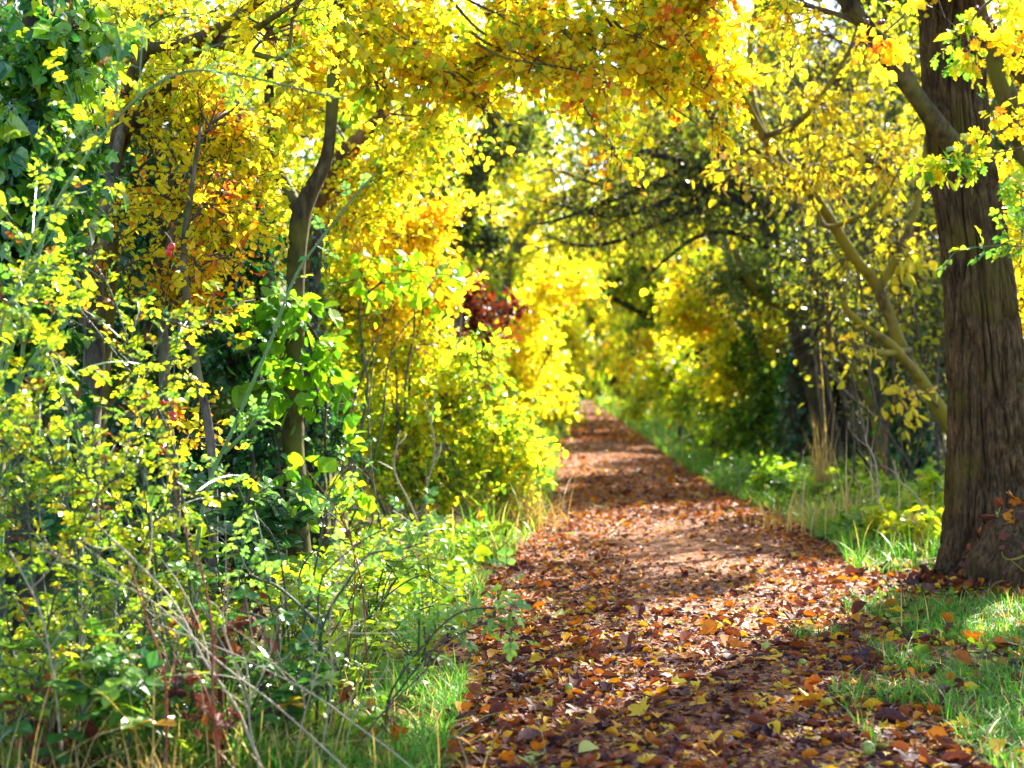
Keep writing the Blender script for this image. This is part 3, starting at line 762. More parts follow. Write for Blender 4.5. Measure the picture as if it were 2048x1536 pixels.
# ------------------------------------------------------------------ leaning willow with long narrow leaves
tree('willow_tree', 'slender mossy willow leaning over the path with narrow yellow leaves', 'tree', P(1985, 1040, 16.6) * [1, 1, 0],
     [(pts((1985, 1060, 16.6), (1945, 950, 16.6), (1895, 842, 16.5), (1844, 760, 16.4), (1809, 705, 16.3), (1758, 579, 16.2), (1707, 513, 16), (1628, 393, 15.8), (1580, 342, 15.7), (1529, 273, 15.5), (1491, 205, 15.3), (1471, 147, 15.2), (1406, 31, 15), (1370, -80, 14.8), (1300, -220, 14.5)),
       [.10, .095, .085, .078, .072, .065, .062, .058, .055, .052, .05, .045, .036, .028, .015]),
      (pts((1529, 273, 15.5), (1580, 255, 15.3), (1625, 215, 15.1), (1690, 120, 15), (1720, 40, 15)), [.04, .035, .03, .022, .012]),
      (pts((1628, 393, 15.8), (1650, 450, 15.6), (1700, 440, 15.3), (1760, 400, 15), (1800, 330, 15)), [.035, .03, .026, .02, .01]),
      (pts((1545, 300, 15.5), (1505, 200, 15.6), (1500, 90, 15.6), (1530, -60, 15.6)), [.04, .034, .028, .015]),
      (pts((1844, 760, 16.4), (1780, 690, 16), (1720, 645, 15.7), (1690, 610, 15.6), (1692, 560, 15.6)), [.06, .055, .045, .04, .02]),
      (pts((1820, 700, 16.3), (1760, 705, 15.8), (1735, 695, 15.6), (1712, 690, 15.5)), [.045, .04, .03, .015]),
      (pts((1748, 706, 15.7), (1735, 715, 15.6), (1722, 725, 15.6)), [.03, .022, .01]),
      (pts((1758, 579, 16.2), (1810, 480, 16.3), (1850, 330, 16.5), (1850, 150, 16.8), (1830, -40, 17)), [.05, .045, .036, .028, .015]),
      (pts((1610, 370, 15.8), (1560, 345, 15.5), (1510, 300, 15.3), (1480, 310, 15.2)), [.035, .03, .02, .01]),
      (pts((1600, 360, 15.7), (1540, 375, 15.6), (1500, 370, 15.5), (1450, 340, 15.5)), [.03, .024, .018, .008])],
     [clump(1640, 200, 15.2, 110, 90, 15, .6), clump(1730, 320, 15.2, 110, 90, 22, .64), clump(1650, 330, 15.2, 90, 60, 12, .64), clump(1740, 100, 15.8, 120, 110, 14, .4), clump(1600, 60, 15.2, 110, 90, 10, .45),
      clump(1800, 480, 16, 70, 80, 9, .55), clump(1840, 200, 16.6, 70, 150, 14, .45), clump(1500, 330, 15.2, 80, 50, 9, .6), clump(1690, 690, 15.5, 40, 40, 2, .8), clump(1800, 790, 15.6, 50, 40, 4, .8), clump(1520, -80, 15.2, 180, 80, 8, .5), clump(1760, -100, 16, 150, 100, 8, .5), ((3.4, 14.4, 6.05), (1.1, .8, .4), 30, .45), ((4.6, 15.2, 6.5), (1.1, .8, .5), 26, .45), ((2.4, 14.0, 5.9), (.8, .7, .3), 16, .45)],  # unseen xyz clumps over the willow, put in to throw shade down the path
     'lance', 'bark_moss', 'twig', tplx=(LANCE, LANCE, OVAL), size=.105, seed=41, nleaf=4, twigs=4, tw_len=.42, droop=.5, tsd=.16, thick=.02, twr=.005)

# ------------------------------------------------------------------ hawthorn with lobed leaves and dark berries, top right
def hawthorn():
    g = np.random.default_rng(52)
    base = P(2420, 1400, 6.6) * [1, 1, 0]
    r = thing('hawthorn_tree', base, 'hawthorn reaching in from the right with lobed leaves and clusters of dark red berries', 'tree')
    tb = MB()
    st = [pts((2420, 1400, 6.6), (2400, 700, 6.6), (2330, 200, 6.6), (2240, -140, 6.6), (2120, -220, 6.6)), pts((2240, -140, 6.6), (2080, -60, 6.5), (1960, 20, 6.4), (1925, 100, 6.4)),
          pts((2120, -220, 6.6), (1930, -120, 6.5), (1840, 0, 6.5), (1775, 60, 6.4), (1750, 80, 6.4)), pts((2330, 200, 6.6), (2150, 260, 6.6), (2020, 300, 6.6), (1890, 320, 6.6)), pts((2400, 480, 6.6), (2200, 330, 6.5), (2060, 90, 6.5), (2030, 60, 6.5))]
    rr = [(.06, .05, .045, .035, .02), (.014, .010, .006, .003), (.014, .010, .006, .004, .003), (.012, .008, .005, .003), (.014, .009, .005, .003)]
    qs = [limb(tb, s, a, 6, 8, .015, 3, i) for i, (s, a) in enumerate(zip(st, rr))]
    link('trunk', tb.mesh('trunk', [M['twig']], base, True), r)
    cb = MB(); k = 6.5 / F
    cl = [clump(1940, 70, 6.4, 60, 60, 4, .25), clump(1760, 80, 6.4, 60, 45, 4, .75), clump(1920, 325, 6.6, 60, 22, 5, .25), clump(2030, 110, 6.5, 40, 120, 9, .6), clump(1840, 0, 6.5, 70, 40, 2, .55), clump(1950, 120, 6.4, 40, 40, 3, .45), clump(2010, 260, 6.5, 50, 60, 5, .5), clump(1870, 330, 6.6, 40, 18, 3, .4), clump(2050, -100, 6.5, 120, 80, 8, .5)]
    grow_crown(cb, g, np.concatenate(qs), cl, (HAW, HAW, HAW, SMALL), .055, tw_len=.13, twigs=3, nleaf=5, tsd=.2, droop=.4, thick=.004, twr=.0018)
    link('crown', cb.mesh('crown', [M['twig'], M['yellow']], base), r)
    zx = lambda x, y: (1348 + x / 2.926, y / 2.926)
    for x, y in [(1128, 128), (1205, 132), (1222, 130), (1645, 185), (1680, 155), (1718, 138), (1695, 205), (1740, 200), (1742, 220), (1755, 228), (1703, 295), (1712, 362), (1740, 372), (1765, 378), (1786, 380), (1772, 50), (1838, 110), (1862, 182), (1880, 160), (1990, 320)]:
        c = P(*zx(x, y), 6.4 + g.normal() * .02)
        b = MB(); ellipsoid(b, c, .0115, 1.1, .5, 0, 12, g.normal(size=3) + [0, 0, 1.5], .1)
        br = link('berry', b.mesh('berry', [M['haw']], base, True), r)
        b = MB(); e = c + np.array([g.normal() * .02, 0, .06]); b.tubes(np.stack([c + [0, 0, .011], (c + e) / 2 + g.normal(size=3) * .006, e]), .0014, 4); link('stalk', b.mesh('stalk', [M['twig']], base), br)
hawthorn()

def rooted(canes):
    out = []
    for c in canes:
        if .0 < c[0][2] < .5: c = np.concatenate([[[c[0][0] + (c[0][0] - c[1][0]) * .15, c[0][1] + .02, -.04]], c])
        out.append(c)
    return out
# rose sprig hanging at the right edge
def rose(name, label, cat, base, canes, leafsize, nper, tone, mat='rose', cane='cane', seed=0, r0=.008, side=.5, hips=(), tsd=.15, group=None, leaf_from=.15):
    g = np.random.default_rng(seed); base = np.asarray(base, float)
    r = thing(name, base, label, cat, group)
    canes = rooted(canes)
    b = MB(); rose_canes(b, g, canes, leafsize, nper, tone, True, r0, leaf_from, side, tsd)
    # separate stems from leaves: stems and thorns are material 0 and 2
    sb, lb = MB(), MB()
    for v, l, t, m, tn in zip(b.v, b.l, b.t, b.m, b.tone):
        first = l.min() - 0
    off = 0
    for v, l, t, m, tn in zip(b.v, b.l, b.t, b.m, b.tone):
        tgt = lb if m[0] == 1 else sb
        tgt.raw(v, l - off, t, 0 if m[0] == 1 else (1 if m[0] == 2 else 0), tn); off += len(v)
    link('cane', sb.mesh('cane', [M[cane], M['redstem']], base), r)
    link('foliage', lb.mesh('foliage', [M[mat]], base), r)
    for h in hips:
        c = P(*h[:3]); b = MB(); ax = unit(np.array([g.normal() * .4, g.normal() * .4, 1]))
        ellipsoid(b, c, h[3], 1.25, .5, 0, 14, ax, .08)
        o = link('rose_hip', b.mesh('rose_hip', [M['hip']], base, True), r)
        b = MB(); e = c - ax * h[3] * 1.2
        d = rnd_unit(g, 5) * .012 - ax * .012
        b.tubes(np.stack([np.repeat(e[None], 5, 0), e + d * .6, e + d], 1), np.array([[.0016, .0012, .0004]]), 4)
        a = c + ax * h[3]; e2 = a + np.array([g.normal() * .03, 0, .05])
        b.tubes(np.stack([a, (a + e2) / 2 + [.004, 0, 0], e2]), .0018, 5); link('stalk', b.mesh('stalk', [M['twig']], base), o)
    return r
rose('rose_bush', 'rose sprays with yellow green leaflets hanging before the right edge of the massive trunk', 'rose', P(2300, 1480, 6.2) * [1, 1, 0],
     [pts((2300, 1400, 6.2), (2260, 700, 6.2), (2160, 330, 6.2), (2060, 330, 6.2), (1995, 375, 6.2)), pts((2160, 340, 6.2), (2110, 330, 6.2), (2060, 400, 6.2), (2035, 520, 6.2)), pts((2260, 700, 6.2), (2160, 560, 6.2), (2080, 490, 6.2), (2030, 450, 6.2))],
     .046, 14, .55, 'rose', 'cane', 61, .006, .2, leaf_from=.3)

# ------------------------------------------------------------------ left: ivy clad tree in the upper corner
def ivy_tree(name, label, base, stem, rad, clumps, size, seed, n_on_stem, spread=.25, tone=.4, bark='bark_dark', tpls=(IVY, IVYS, OVAL), tsd=.18, extra=None, droop=.9):
    g = np.random.default_rng(seed); base = np.asarray(base, float)
    r = thing(name, base, label, 'tree')
    tb = MB(); q = limb(tb, stem, rad, 12, 8, .04, 1.1, seed)
    link('trunk', tb.mesh('trunk', [M[bark]], base, True), r)
    cb = MB()
    if n_on_stem:
        K = len(q); t = g.uniform(0, K - 1.01, n_on_stem); i = t.astype(int); f = (t - i)[:, None]
        c = q[i] * (1 - f) + q[i + 1] * f
        a = rnd_unit(g, n_on_stem); a[:, 2] *= .3; a = unit(a)
        rr = np.interp(t, np.linspace(0, K - 1, len(rad)), rad)[:, None]
        dist = rr + np.abs(g.normal(size=(n_on_stem, 1))) * spread
        pos = c + a * dist
        yd = a * .4 + np.array([0, 0, -droop]) + g.normal(size=(n_on_stem, 3)) * .35; nd = a + np.array([0, 0, .5]) + g.normal(size=(n_on_stem, 3)) * .35
        w = g.integers(0, len(tpls), n_on_stem); s = size * np.exp(g.normal(size=n_on_stem) * .28); tn = np.clip(tone + g.normal(size=n_on_stem) * tsd, 0, 1)
        for k, tp in enumerate(tpls):
            m = w == k; cb.leaves(pos[m], yd[m], nd[m], s[m], tp, tn[m], 1)
    if clumps:
        grow_crown(cb, g, q, clumps, tpls, size, tw_len=.35, twigs=5, nleaf=6, tone=tone, tsd=tsd, droop=droop, upn=.6)
    link('ivy', cb.mesh('ivy', [M['twig_dark'], M['ivy']], base), r)
    return r
ivy_tree('tree', 'ivy covered tree with large glossy dark green leaves in the upper left corner', P(60, 1300, 8.2) * [1, 1, 0],
         pts((60, 1400, 8.2), (70, 900, 8.2), (60, 500, 8.2), (80, 150, 8.2), (90, -150, 8.2)), [.16, .15, .13, .11, .08],
         [clump(40, 280, 7.8, 110, 120, 26, .6), clump(80, 100, 7.8, 80, 60, 12, .75), clump(20, 480, 7.8, 110, 100, 20, .6), clump(160, 50, 7.8, 60, 50, 8, .85), clump(10, 700, 8.1, 110, 110, 14, .5), clump(120, 400, 7.7, 60, 120, 12, .7)], .095, 71, 700, .14, tone=.45)

# field maple: olive stem that bends right at the top
tree('maple_tree', 'olive stemmed tree on the left bending right in a forked arc, small yellow leaves', 'tree', P(190, 1200, 9.4) * [1, 1, 0],
     [(pts((175, 1260, 9.4), (190, 860, 9.4), (212, 600, 9.4), (222, 400, 9.4), (240, 270, 9.4), (268, 160, 9.3), (300, 105, 9.2), (360, 92, 9.1), (430, 62, 9), (520, 0, 8.9), (600, -70, 8.8), (720, -130, 8.6)), [.09, .08, .07, .055, .048, .043, .042, .04, .038, .034, .026, .012]),
      (pts((235, 300, 9.4), (270, 240, 9.3), (340, 165, 9.2), (410, 85, 9.1), (470, 80, 9), (560, 30, 8.8), (650, -30, 8.7)), [.042, .04, .038, .036, .025, .017, .009]),
      (pts((205, 700, 9.4), (150, 560, 9.5), (120, 400, 9.6), (130, 200, 9.8), (160, -60, 10)), [.06, .055, .05, .045, .03]),
      (pts((412, 85, 9.1), (500, 105, 8.9), (570, 110, 8.8), (585, 20, 8.8), (605, -40, 8.8)), [.022, .018, .014, .010, .006]),
      (pts((222, 360, 9.4), (265, 345, 9.2), (320, 300, 9.1)), [.018, .012, .006]),
      (pts((190, 860, 9.4), (300, 640, 9.5), (330, 460, 9.6), (345, 300, 9.7), (330, 60, 9.8)), [.03, .028, .025, .02, .012])],
     [clump(420, 140, 9.2, 150, 90, 15, .42), clump(300, 50, 9.4, 140, 90, 10, .38), clump(490, 260, 9.4, 120, 90, 15, .46), clump(200, 180, 9.9, 90, 110, 7, .4), clump(480, 380, 9.2, 70, 90, 14, .5), clump(430, 480, 9, 80, 60, 9, .52), clump(560, 60, 9.1, 120, 80, 13, .45), clump(340, 220, 9.4, 120, 90, 7, .42), clump(400, 330, 9.2, 90, 60, 6, .5),
      clump(320, 420, 9.6, 80, 90, 6, .52), clump(390, 580, 9.2, 50, 90, 8, .56), clump(620, -30, 8.8, 160, 40, 5, .42), clump(370, 0, 9.7, 130, 50, 8, .4), clump(150, -10, 10, 110, 60, 10, .4)],
     'yellow', 'bark_olive', 'twig', tplx=(SMALL, MAPLE, OVAL), size=.045, seed=81, nleaf=9, twigs=6, tsd=.13, tw_len=.4, thick=.02)

# thicket stems among the left trees
for i, (pp, rad, lab) in enumerate([
    (pts((175, 1250, 8.9), (180, 860, 8.9), (185, 700, 8.9), (190, 540, 8.9), (205, 440, 8.9), (250, 250, 9.4)), [.075, .07, .065, .06, .05, .03], 'smooth grey brown stem in shade behind the rose canes, nearest the ivy'),
    (pts((425, 1200, 8.6), (420, 900, 8.6), (392, 740, 8.6), (375, 640, 8.6), (368, 520, 8.6), (380, 400, 8.7), (400, 250, 8.8)), [.03, .028, .026, .024, .022, .018, .01], 'thin winding grey stem rising between the rose canes and the yellow leaf clusters'),
    (pts((340, 1260, 9), (345, 960, 9), (335, 850, 9), (330, 600, 9), (350, 420, 9)), [.05, .045, .04, .03, .02], 'short dark stem in deep shade under the red hips'),
    ]):
    g = np.random.default_rng(90 + i); base = pp[0] * [1, 1, 0]
    tree('sapling', lab, 'sapling', base, [(pp, rad)], [(pp[-1] + [.1, 0, .05], (.25, .3, .3), 7, .6), (pp[-2] + [.12, 0, 0], (.2, .25, .25), 6, .62), (pp[-3] + [.15, 0, 0], (.2, .25, .25), 5, .66)],
         'yellow', 'bark_grey', 'twig', size=.045, seed=90 + i, tsd=.15, tw_len=.3, thick=.01, nleaf=7, twigs=5, sides=10)

# main left tree whose branches reach over the path
def canopy_sprays():
    g = np.random.default_rng(1234); out = []
    low = lambda x: np.interp(x, [560, 700, 800, 900, 1000, 1100, 1180, 1240, 1330, 1480], [310, 250, 290, 320, 260, 250, 350, 330, 230, 250])
    for k in range(38):
        x0 = g.uniform(600, 1330); y0 = g.uniform(-90, 120); d0 = np.interp(x0, [600, 1400], [11.5, 11.9]) + g.normal() * .25
        L = g.uniform(130, 300); a = math.radians(g.uniform(5, 42)) if g.random() < .8 else math.radians(g.uniform(130, 170))
        x1 = min(x0 + L * math.cos(a), 1478); y1 = min(y0 + L * math.sin(a), low(x1) - 10)
        out.append((x0, y0, d0, x1, y1, d0 - .25 + g.normal() * .2))
    out += [(1330, 60, 11.8, 1475, 235, 11.6), (1370, 40, 12, 1478, 170, 11.8), (1280, 120, 12.1, 1440, 250, 11.9), (1100, 120, 11.9, 1235, 320, 11.7)]
    return out
SPR = canopy_sprays()
def canopy_stems():
    r = []
    for x0, y0, d0, x1, y1, d1 in SPR:
        r.append((pts((x0 - (x1 - x0) * .25, y0 - 30, d0 + .1), (x0, y0, d0), ((x0 + x1) / 2, (y0 + y1) / 2 - 14, (d0 + d1) / 2), (x1, y1, d1)), [.014, .011, .007, .0025]))
    return r
def canopy_clumps():
    g = np.random.default_rng(55); r = []
    for x0, y0, d0, x1, y1, d1 in SPR:
        for t in (.15, .5, .85):
            x = x0 + (x1 - x0) * t; y = y0 + (y1 - y0) * t - 14 * math.sin(math.pi * t)
            o = .47 + .07 * (y > 150) * (x > 1000) + .05 * (x > 1250) + g.normal() * .05
            r.append(clump(x, y, d0 + (d1 - d0) * t, 58, 32, 3, o, .2))
    r += [clump(600, 100, 11.2, 90, 110, 12, .42), clump(560, 250, 11.3, 70, 80, 9, .42), clump(640, 40, 10.8, 70, 60, 6, .42)]
    return r
Tl = tree('tree', 'tall kinked pale trunk on the left whose yellow boughs roof the path', 'tree', P(600, 1165, 11.00) * [1, 1, 0],
     [(pts((600, 1190, 11.00), (590, 950, 11.00), (585, 780, 11.00), (592, 600, 11.00), (600, 450, 11.00), (615, 392, 11.00), (648, 320, 11.00), (660, 230, 11.00), (664, 120, 11.00), (662, 0, 11.00), (670, -160, 11.05), (700, -330, 11.12)),
       [.105, .088, .082, .078, .074, .07, .054, .048, .048, .046, .042, .026]),
      (pts((605, 430, 11.00), (575, 380, 11.10), (545, 300, 11.20), (540, 150, 11.30), (550, -60, 11.40)), [.06, .055, .05, .04, .02]),
      (pts((662, 0, 11.00), (720, -60, 11.15), (800, -70, 11.30), (880, -20, 11.43), (960, 60, 11.53), (1050, 100, 11.60)), [.036, .03, .025, .018, .012, .005]),
      (pts((670, -160, 11.05), (850, -260, 11.25), (1050, -230, 11.43), (1230, -120, 11.55), (1330, 20, 11.62), (1400, 110, 11.65)), [.036, .03, .025, .018, .012, .005]),
      (pts((735, -60, 11.18), (790, 20, 11.35), (850, 90, 11.45), (920, 150, 11.50), (990, 200, 11.53)), [.025, .02, .016, .01, .005]),
      (pts((1050, -230, 11.43), (1150, -60, 11.55), (1230, 60, 11.60), (1310, 180, 11.65), (1400, 250, 11.68)), [.03, .022, .016, .010, .004]),
      (pts((700, -330, 11.12), (900, -480, 11.25), (1150, -520, 11.38), (1400, -400, 11.45)), [.04, .035, .025, .012])] + canopy_stems(),
     canopy_clumps(),
     'yellow', 'bark_olive', 'twig', tplx=(OVAL, SMALL, ROUND), size=.062, seed=101, nleaf=8, twigs=5, tsd=.18, tw_len=.38, droop=.35, thick=.006, twr=.004, sides=14)

# dark ivied stems at its foot
ivy_tree('tree', 'dark trunk clad in small ivy close to the left of the kinked pale trunk', P(545, 1150, 11.3) * [1, 1, 0],
         pts((548, 1180, 11.3), (545, 950, 11.3), (530, 760, 11.3), (525, 560, 11.4), (500, 380, 11.5), (470, 150, 11.7)), [.14, .12, .10, .09, .07, .04],
         [clump(500, 560, 11.3, 50, 90, 14, .35), clump(480, 700, 11.2, 50, 90, 12, .4)], .055, 111, 600, .06, .3)
ivy_tree('tree', 'dark ivied stem right of the kinked pale trunk, half hidden by lime green leaves', P(640, 1150, 11.8) * [1, 1, 0],
         pts((640, 1180, 11.8), (635, 950, 11.8), (622, 780, 11.8), (625, 600, 11.9), (640, 450, 12)), [.09, .085, .08, .06, .04],
         [clump(640, 820, 11.7, 35, 70, 12, .35), clump(660, 900, 11.7, 40, 60, 8, .35)], .05, 112, 420, .05, .3)
# bent brown stub and grey leaning trunk farther on
tree('tree', 'brown crooked trunk with a bent elbow among orange leaves, left of the path', 'tree', P(640, 1080, 14.2) * [1, 1, 0],
     [(pts((560, 1100, 14.2), (585, 800, 14.2), (600, 560, 14.2), (640, 400, 14.2), (690, 310, 14.2), (740, 262, 14.2), (765, 225, 14.2), (760, 160, 14.2), (725, 100, 14.2), (690, 30, 14.2), (690, -150, 14.2)), [.10, .10, .10, .095, .10, .10, .085, .075, .085, .07, .04]),
      (pts((752, 250, 14.2), (800, 250, 14.1), (850, 235, 14)), [.03, .02, .01])],
     [clump(720, 440, 14, 110, 80, 18, .54), clump(800, 340, 14, 110, 80, 20, .45), clump(740, 370, 14.2, 90, 50, 12, .52), clump(860, 280, 13.9, 90, 60, 16, .48), clump(700, 180, 14.5, 90, 90, 14, .4), clump(760, 60, 14.3, 140, 100, 18, .4), clump(900, 120, 14.3, 140, 110, 18, .4), clump(560, 200, 14.6, 110, 110, 22, .4), clump(540, 370, 14.6, 90, 90, 14, .4), clump(420, 60, 14.8, 160, 110, 16, .38)],
     'yellow', 'bark_brown', 'twig', tplx=(SMALL, OVAL), size=.058, seed=121, nleaf=8, twigs=6, tsd=.16, tw_len=.5, thick=.02)
tree('tree', 'blue grey trunk slanting right over the hedge, seen through thin leaves', 'tree', P(890, 960, 22) * [1, 1, 0],
     [(pts((885, 960, 22), (905, 640, 22), (920, 480, 22), (940, 410, 22), (965, 310, 22), (984, 235, 22), (1010, 110, 22), (1030, -60, 22)), [.17, .15, .13, .12, .11, .10, .08, .05]),
      (pts((930, 420, 22), (965, 350, 21.5), (1010, 310, 21), (1060, 300, 20.6)), [.05, .04, .03, .015])],
     [clump(930, 300, 21.6, 110, 90, 20, .3), clump(880, 420, 21.5, 100, 80, 20, .35), clump(1030, 250, 21.6, 120, 90, 20, .35), clump(960, 120, 22, 160, 110, 26, .45), clump(960, 460, 21.6, 30, 50, 12, .05)],
     'olive', 'bark_grey', 'twig_dark', tplx=(SIX, OVAL), size=.09, seed=131, nleaf=7, twigs=6, tw_len=.6)

# ------------------------------------------------------------------ the shrubs of the left hedge
def shrub(name, label, cat, base, clumps, leaf, twigmat='twig', tplx=(SMALL, OVAL), size=.06, seed=0, stems=6, height=1.2, sw=.3, sr=.012, group=None, stemmat='bark_grey', **kw):
    g = np.random.default_rng(seed); base = np.asarray(base, float)
    r = thing(name, base, label, cat, group)
    tb = MB(); qs = []
    for k in range(stems):
        c = clumps[k % len(clumps)]; e = np.asarray(c[0]) + g.normal(size=3) * np.asarray(c[1]) * .5
        s = base + np.array([g.normal() * sw, g.normal() * sw, -.05]); m1 = s * .6 + e * .4 + g.normal(size=3) * .12 + [0, 0, .15]; m2 = s * .25 + e * .75 + g.normal(size=3) * .12
        qs.append(limb(tb, np.array([s, m1, m2, e]), np.array([1, .85, .6, .25]) * sr * g.uniform(.7, 1.3), 6, 6, .03, 2, seed + k))
    link('stem', tb.mesh('stem', [M[stemmat]], base, True), r)
    cb = MB(); grow_crown(cb, g, np.concatenate(qs), clumps, tplx, size, thick=sr, **kw)
    link('foliage', cb.mesh('foliage', [M[twigmat], M[leaf]], base), r)
    return r
shrub('hazel_shrub', 'hazel with large soft yellow green leaves in front of the orange leaved shrub', 'shrub', P(700, 1110, 12.4) * [1, 1, 0],
      [clump(850, 540, 12.2, 80, 26, 6, .5), clump(740, 560, 12.3, 60, 40, 4, .35), clump(600, 620, 10.8, 60, 50, 7, .15), clump(550, 760, 10.6, 50, 60, 7, .12), clump(650, 720, 10.8, 40, 50, 5, .18), clump(590, 950, 10.4, 70, 60, 6, .2), clump(700, 940, 10.6, 50, 60, 3, .35), clump(500, 660, 10.6, 40, 50, 3, .15)],
      'hazel', 'twig', (HAZEL, HAZEL, ROUND), .11, 141, 9, tw_len=.35, twigs=3, nleaf=4, tsd=.12, droop=.5, upn=1.0)
shrub('dogwood_shrub', 'tall shrub of small orange and yellow leaves arching left of the path', 'shrub', P(780, 1060, 15) * [1, 1, 0],
      [clump(820, 470, 15, 110, 60, 30, .6), clump(880, 440, 15, 60, 50, 14, .58), clump(760, 620, 15, 120, 80, 32, .58), clump(870, 580, 15.2, 70, 60, 16, .64), clump(700, 520, 15, 90, 80, 20, .38), clump(830, 690, 15, 100, 70, 24, .42), clump(720, 720, 15, 80, 90, 18, .25), clump(680, 620, 14.6, 60, 60, 14, .22), clump(650, 800, 14.6, 60, 70, 14, .2)],
      'yellow', 'twig', (SMALL, OVAL), .058, 142, 10, tw_len=.4, twigs=6, nleaf=8, tsd=.14, sr=.016)
shrub('privet_shrub', 'bushy shrub with fine yellow green leaves bulging over the left edge of the path', 'shrub', P(900, 1040, 15.6) * [1, 1, 0],
      [clump(900, 800, 15.4, 120, 90, 34, 0.33), clump(800, 850, 15, 120, 90, 32, 0.30), clump(980, 880, 15.6, 95, 90, 30, 0.34), clump(880, 950, 15, 120, 80, 30, 0.31), clump(1010, 970, 15.4, 60, 70, 18, 0.35), clump(760, 960, 14.6, 90, 80, 20, 0.28), clump(930, 720, 15.8, 80, 60, 16, 0.33), clump(1060, 900, 15.8, 35, 70, 12, 0.36), clump(700, 860, 14.4, 80, 90, 18, 0.25)],
      'yellow', 'twig', (OVAL, SMALL), .06, 143, 14, tw_len=.4, twigs=6, nleaf=8, tsd=.15, sr=.012, sw=.5)
shrub('beech_shrub', 'small shrub with dark maroon leaves between the orange shrub and the glowing yellow one', 'shrub', P(950, 930, 24) * [1, 1, 0],
      [clump(940, 600, 23.5, 50, 40, 16, .4), clump(965, 660, 23.5, 40, 50, 14, .3), clump(1015, 620, 23, 24, 14, 5, .4), clump(940, 760, 24, 50, 60, 12, .25)],
      'maroon', 'twig_dark', (OVAL, SIX), .09, 144, 6, tw_len=.4, twigs=5, nleaf=7)
shrub('hedge_shrub', 'glowing bright yellow shrub leaning out over the left side of the path', 'shrub', P(1030, 905, 30) * [1, 1, 0],
      [clump(1050, 640, 29, 60, 60, 14, .42), clump(1090, 590, 29, 60, 50, 13, .44), clump(1030, 740, 29, 50, 60, 14, .4), clump(1090, 700, 30, 50, 70, 14, .42), clump(1060, 810, 29, 40, 50, 13, .36), clump(1110, 780, 32, 35, 70, 13, .4), clump(1140, 560, 29, 60, 40, 9, .46), clump(1000, 830, 28, 40, 40, 9, .34)],
      'yellow', 'twig', (OVAL, SIX), .10, 145, 8, tw_len=.6, twigs=6, nleaf=8, tsd=.12, sr=.03)
shrub('hedge_shrub', 'second yellow shrub, farther along the left side and half behind the glowing one', 'shrub', P(1110, 868, 46) * [1, 1, 0],
      [clump(1120, 640, 45, 45, 60, 14, .42), clump(1130, 720, 45, 30, 60, 13, .42), clump(1110, 800, 44, 35, 50, 13, .36), clump(1150, 560, 44, 60, 40, 12, .44), clump(1060, 560, 44, 70, 60, 12, .4)],
      'yellow', 'twig', (SIX,), .15, 146, 8, tw_len=.9, twigs=6, nleaf=8, tsd=.12, sr=.04)
# ------------------------------------------------------------------ right hand middle distance
tree('tree', 'dark bare trunk whose drooping twiggy branches fan out across the tunnel roof', 'tree', P(1660, 960, 25) * [1, 1, 0],
     [(pts((1660, 965, 25), (1640, 800, 25), (1590, 640, 25), (1560, 520, 25), (1525, 420, 24.8), (1480, 370, 24.5), (1380, 330, 24), (1280, 300, 23.6)), [.24, .21, .18, .15, .13, .11, .08, .04]),
      (pts((1525, 420, 24.8), (1430, 385, 24.4), (1330, 370, 24), (1220, 400, 23.6), (1120, 440, 23.3), (1050, 450, 23)), [.09, .08, .065, .05, .03, .012]),
      (pts((1500, 400, 24.7), (1420, 410, 24.3), (1330, 440, 24), (1240, 480, 23.8), (1160, 490, 23.6), (1080, 465, 23.5)), [.08, .07, .055, .04, .028, .012]),
      (pts((1480, 370, 24.5), (1380, 380, 24), (1290, 420, 23.8), (1200, 430, 23.6), (1120, 410, 23.5), (1060, 395, 23.4)), [.07, .06, .045, .035, .024, .01]),
      (pts((1380, 330, 24), (1290, 370, 23.7), (1200, 370, 23.5), (1110, 340, 23.4), (1060, 350, 23.3)), [.05, .042, .032, .02, .01]),
      (pts((1480, 370, 24.5), (1440, 260, 24.4), (1380, 190, 24.2), (1300, 150, 24)), [.09, .07, .05, .025]),
      (pts((1560, 520, 25), (1480, 470, 24.6), (1400, 470, 24.3), (1330, 520, 24), (1290, 560, 24)), [.07, .055, .045, .03, .012]),
      (pts((1525, 420, 24.8), (1600, 320, 25), (1640, 200, 25), (1640, 50, 25)), [.09, .08, .06, .03])],
     [clump(1150, 430, 23.4, 110, 60, 22, 0.58), clump(1260, 420, 23.7, 120, 70, 28, 0.56), clump(1380, 380, 24.2, 120, 90, 38, 0.50), clump(1310, 300, 23.8, 120, 80, 30, 0.58), clump(1440, 300, 24.4, 110, 110, 40, 0.50), clump(1350, 200, 24, 130, 80, 26, 0.63), clump(1480, 440, 24.5, 90, 70, 28, 0.48), clump(1180, 330, 23.6, 110, 60, 18, 0.68), clump(1560, 250, 25, 110, 110, 34, 0.58), clump(1620, 420, 25, 90, 110, 30, 0.48), clump(1480, 130, 25, 160, 90, 26, 0.68)],
     'olive', 'bark_dark', 'twig_dark', tplx=(SIX, OVAL), size=.085, seed=201, nleaf=4, twigs=5, tw_len=1.0, droop=.8, thick=.035, twr=.006, tsd=.2)
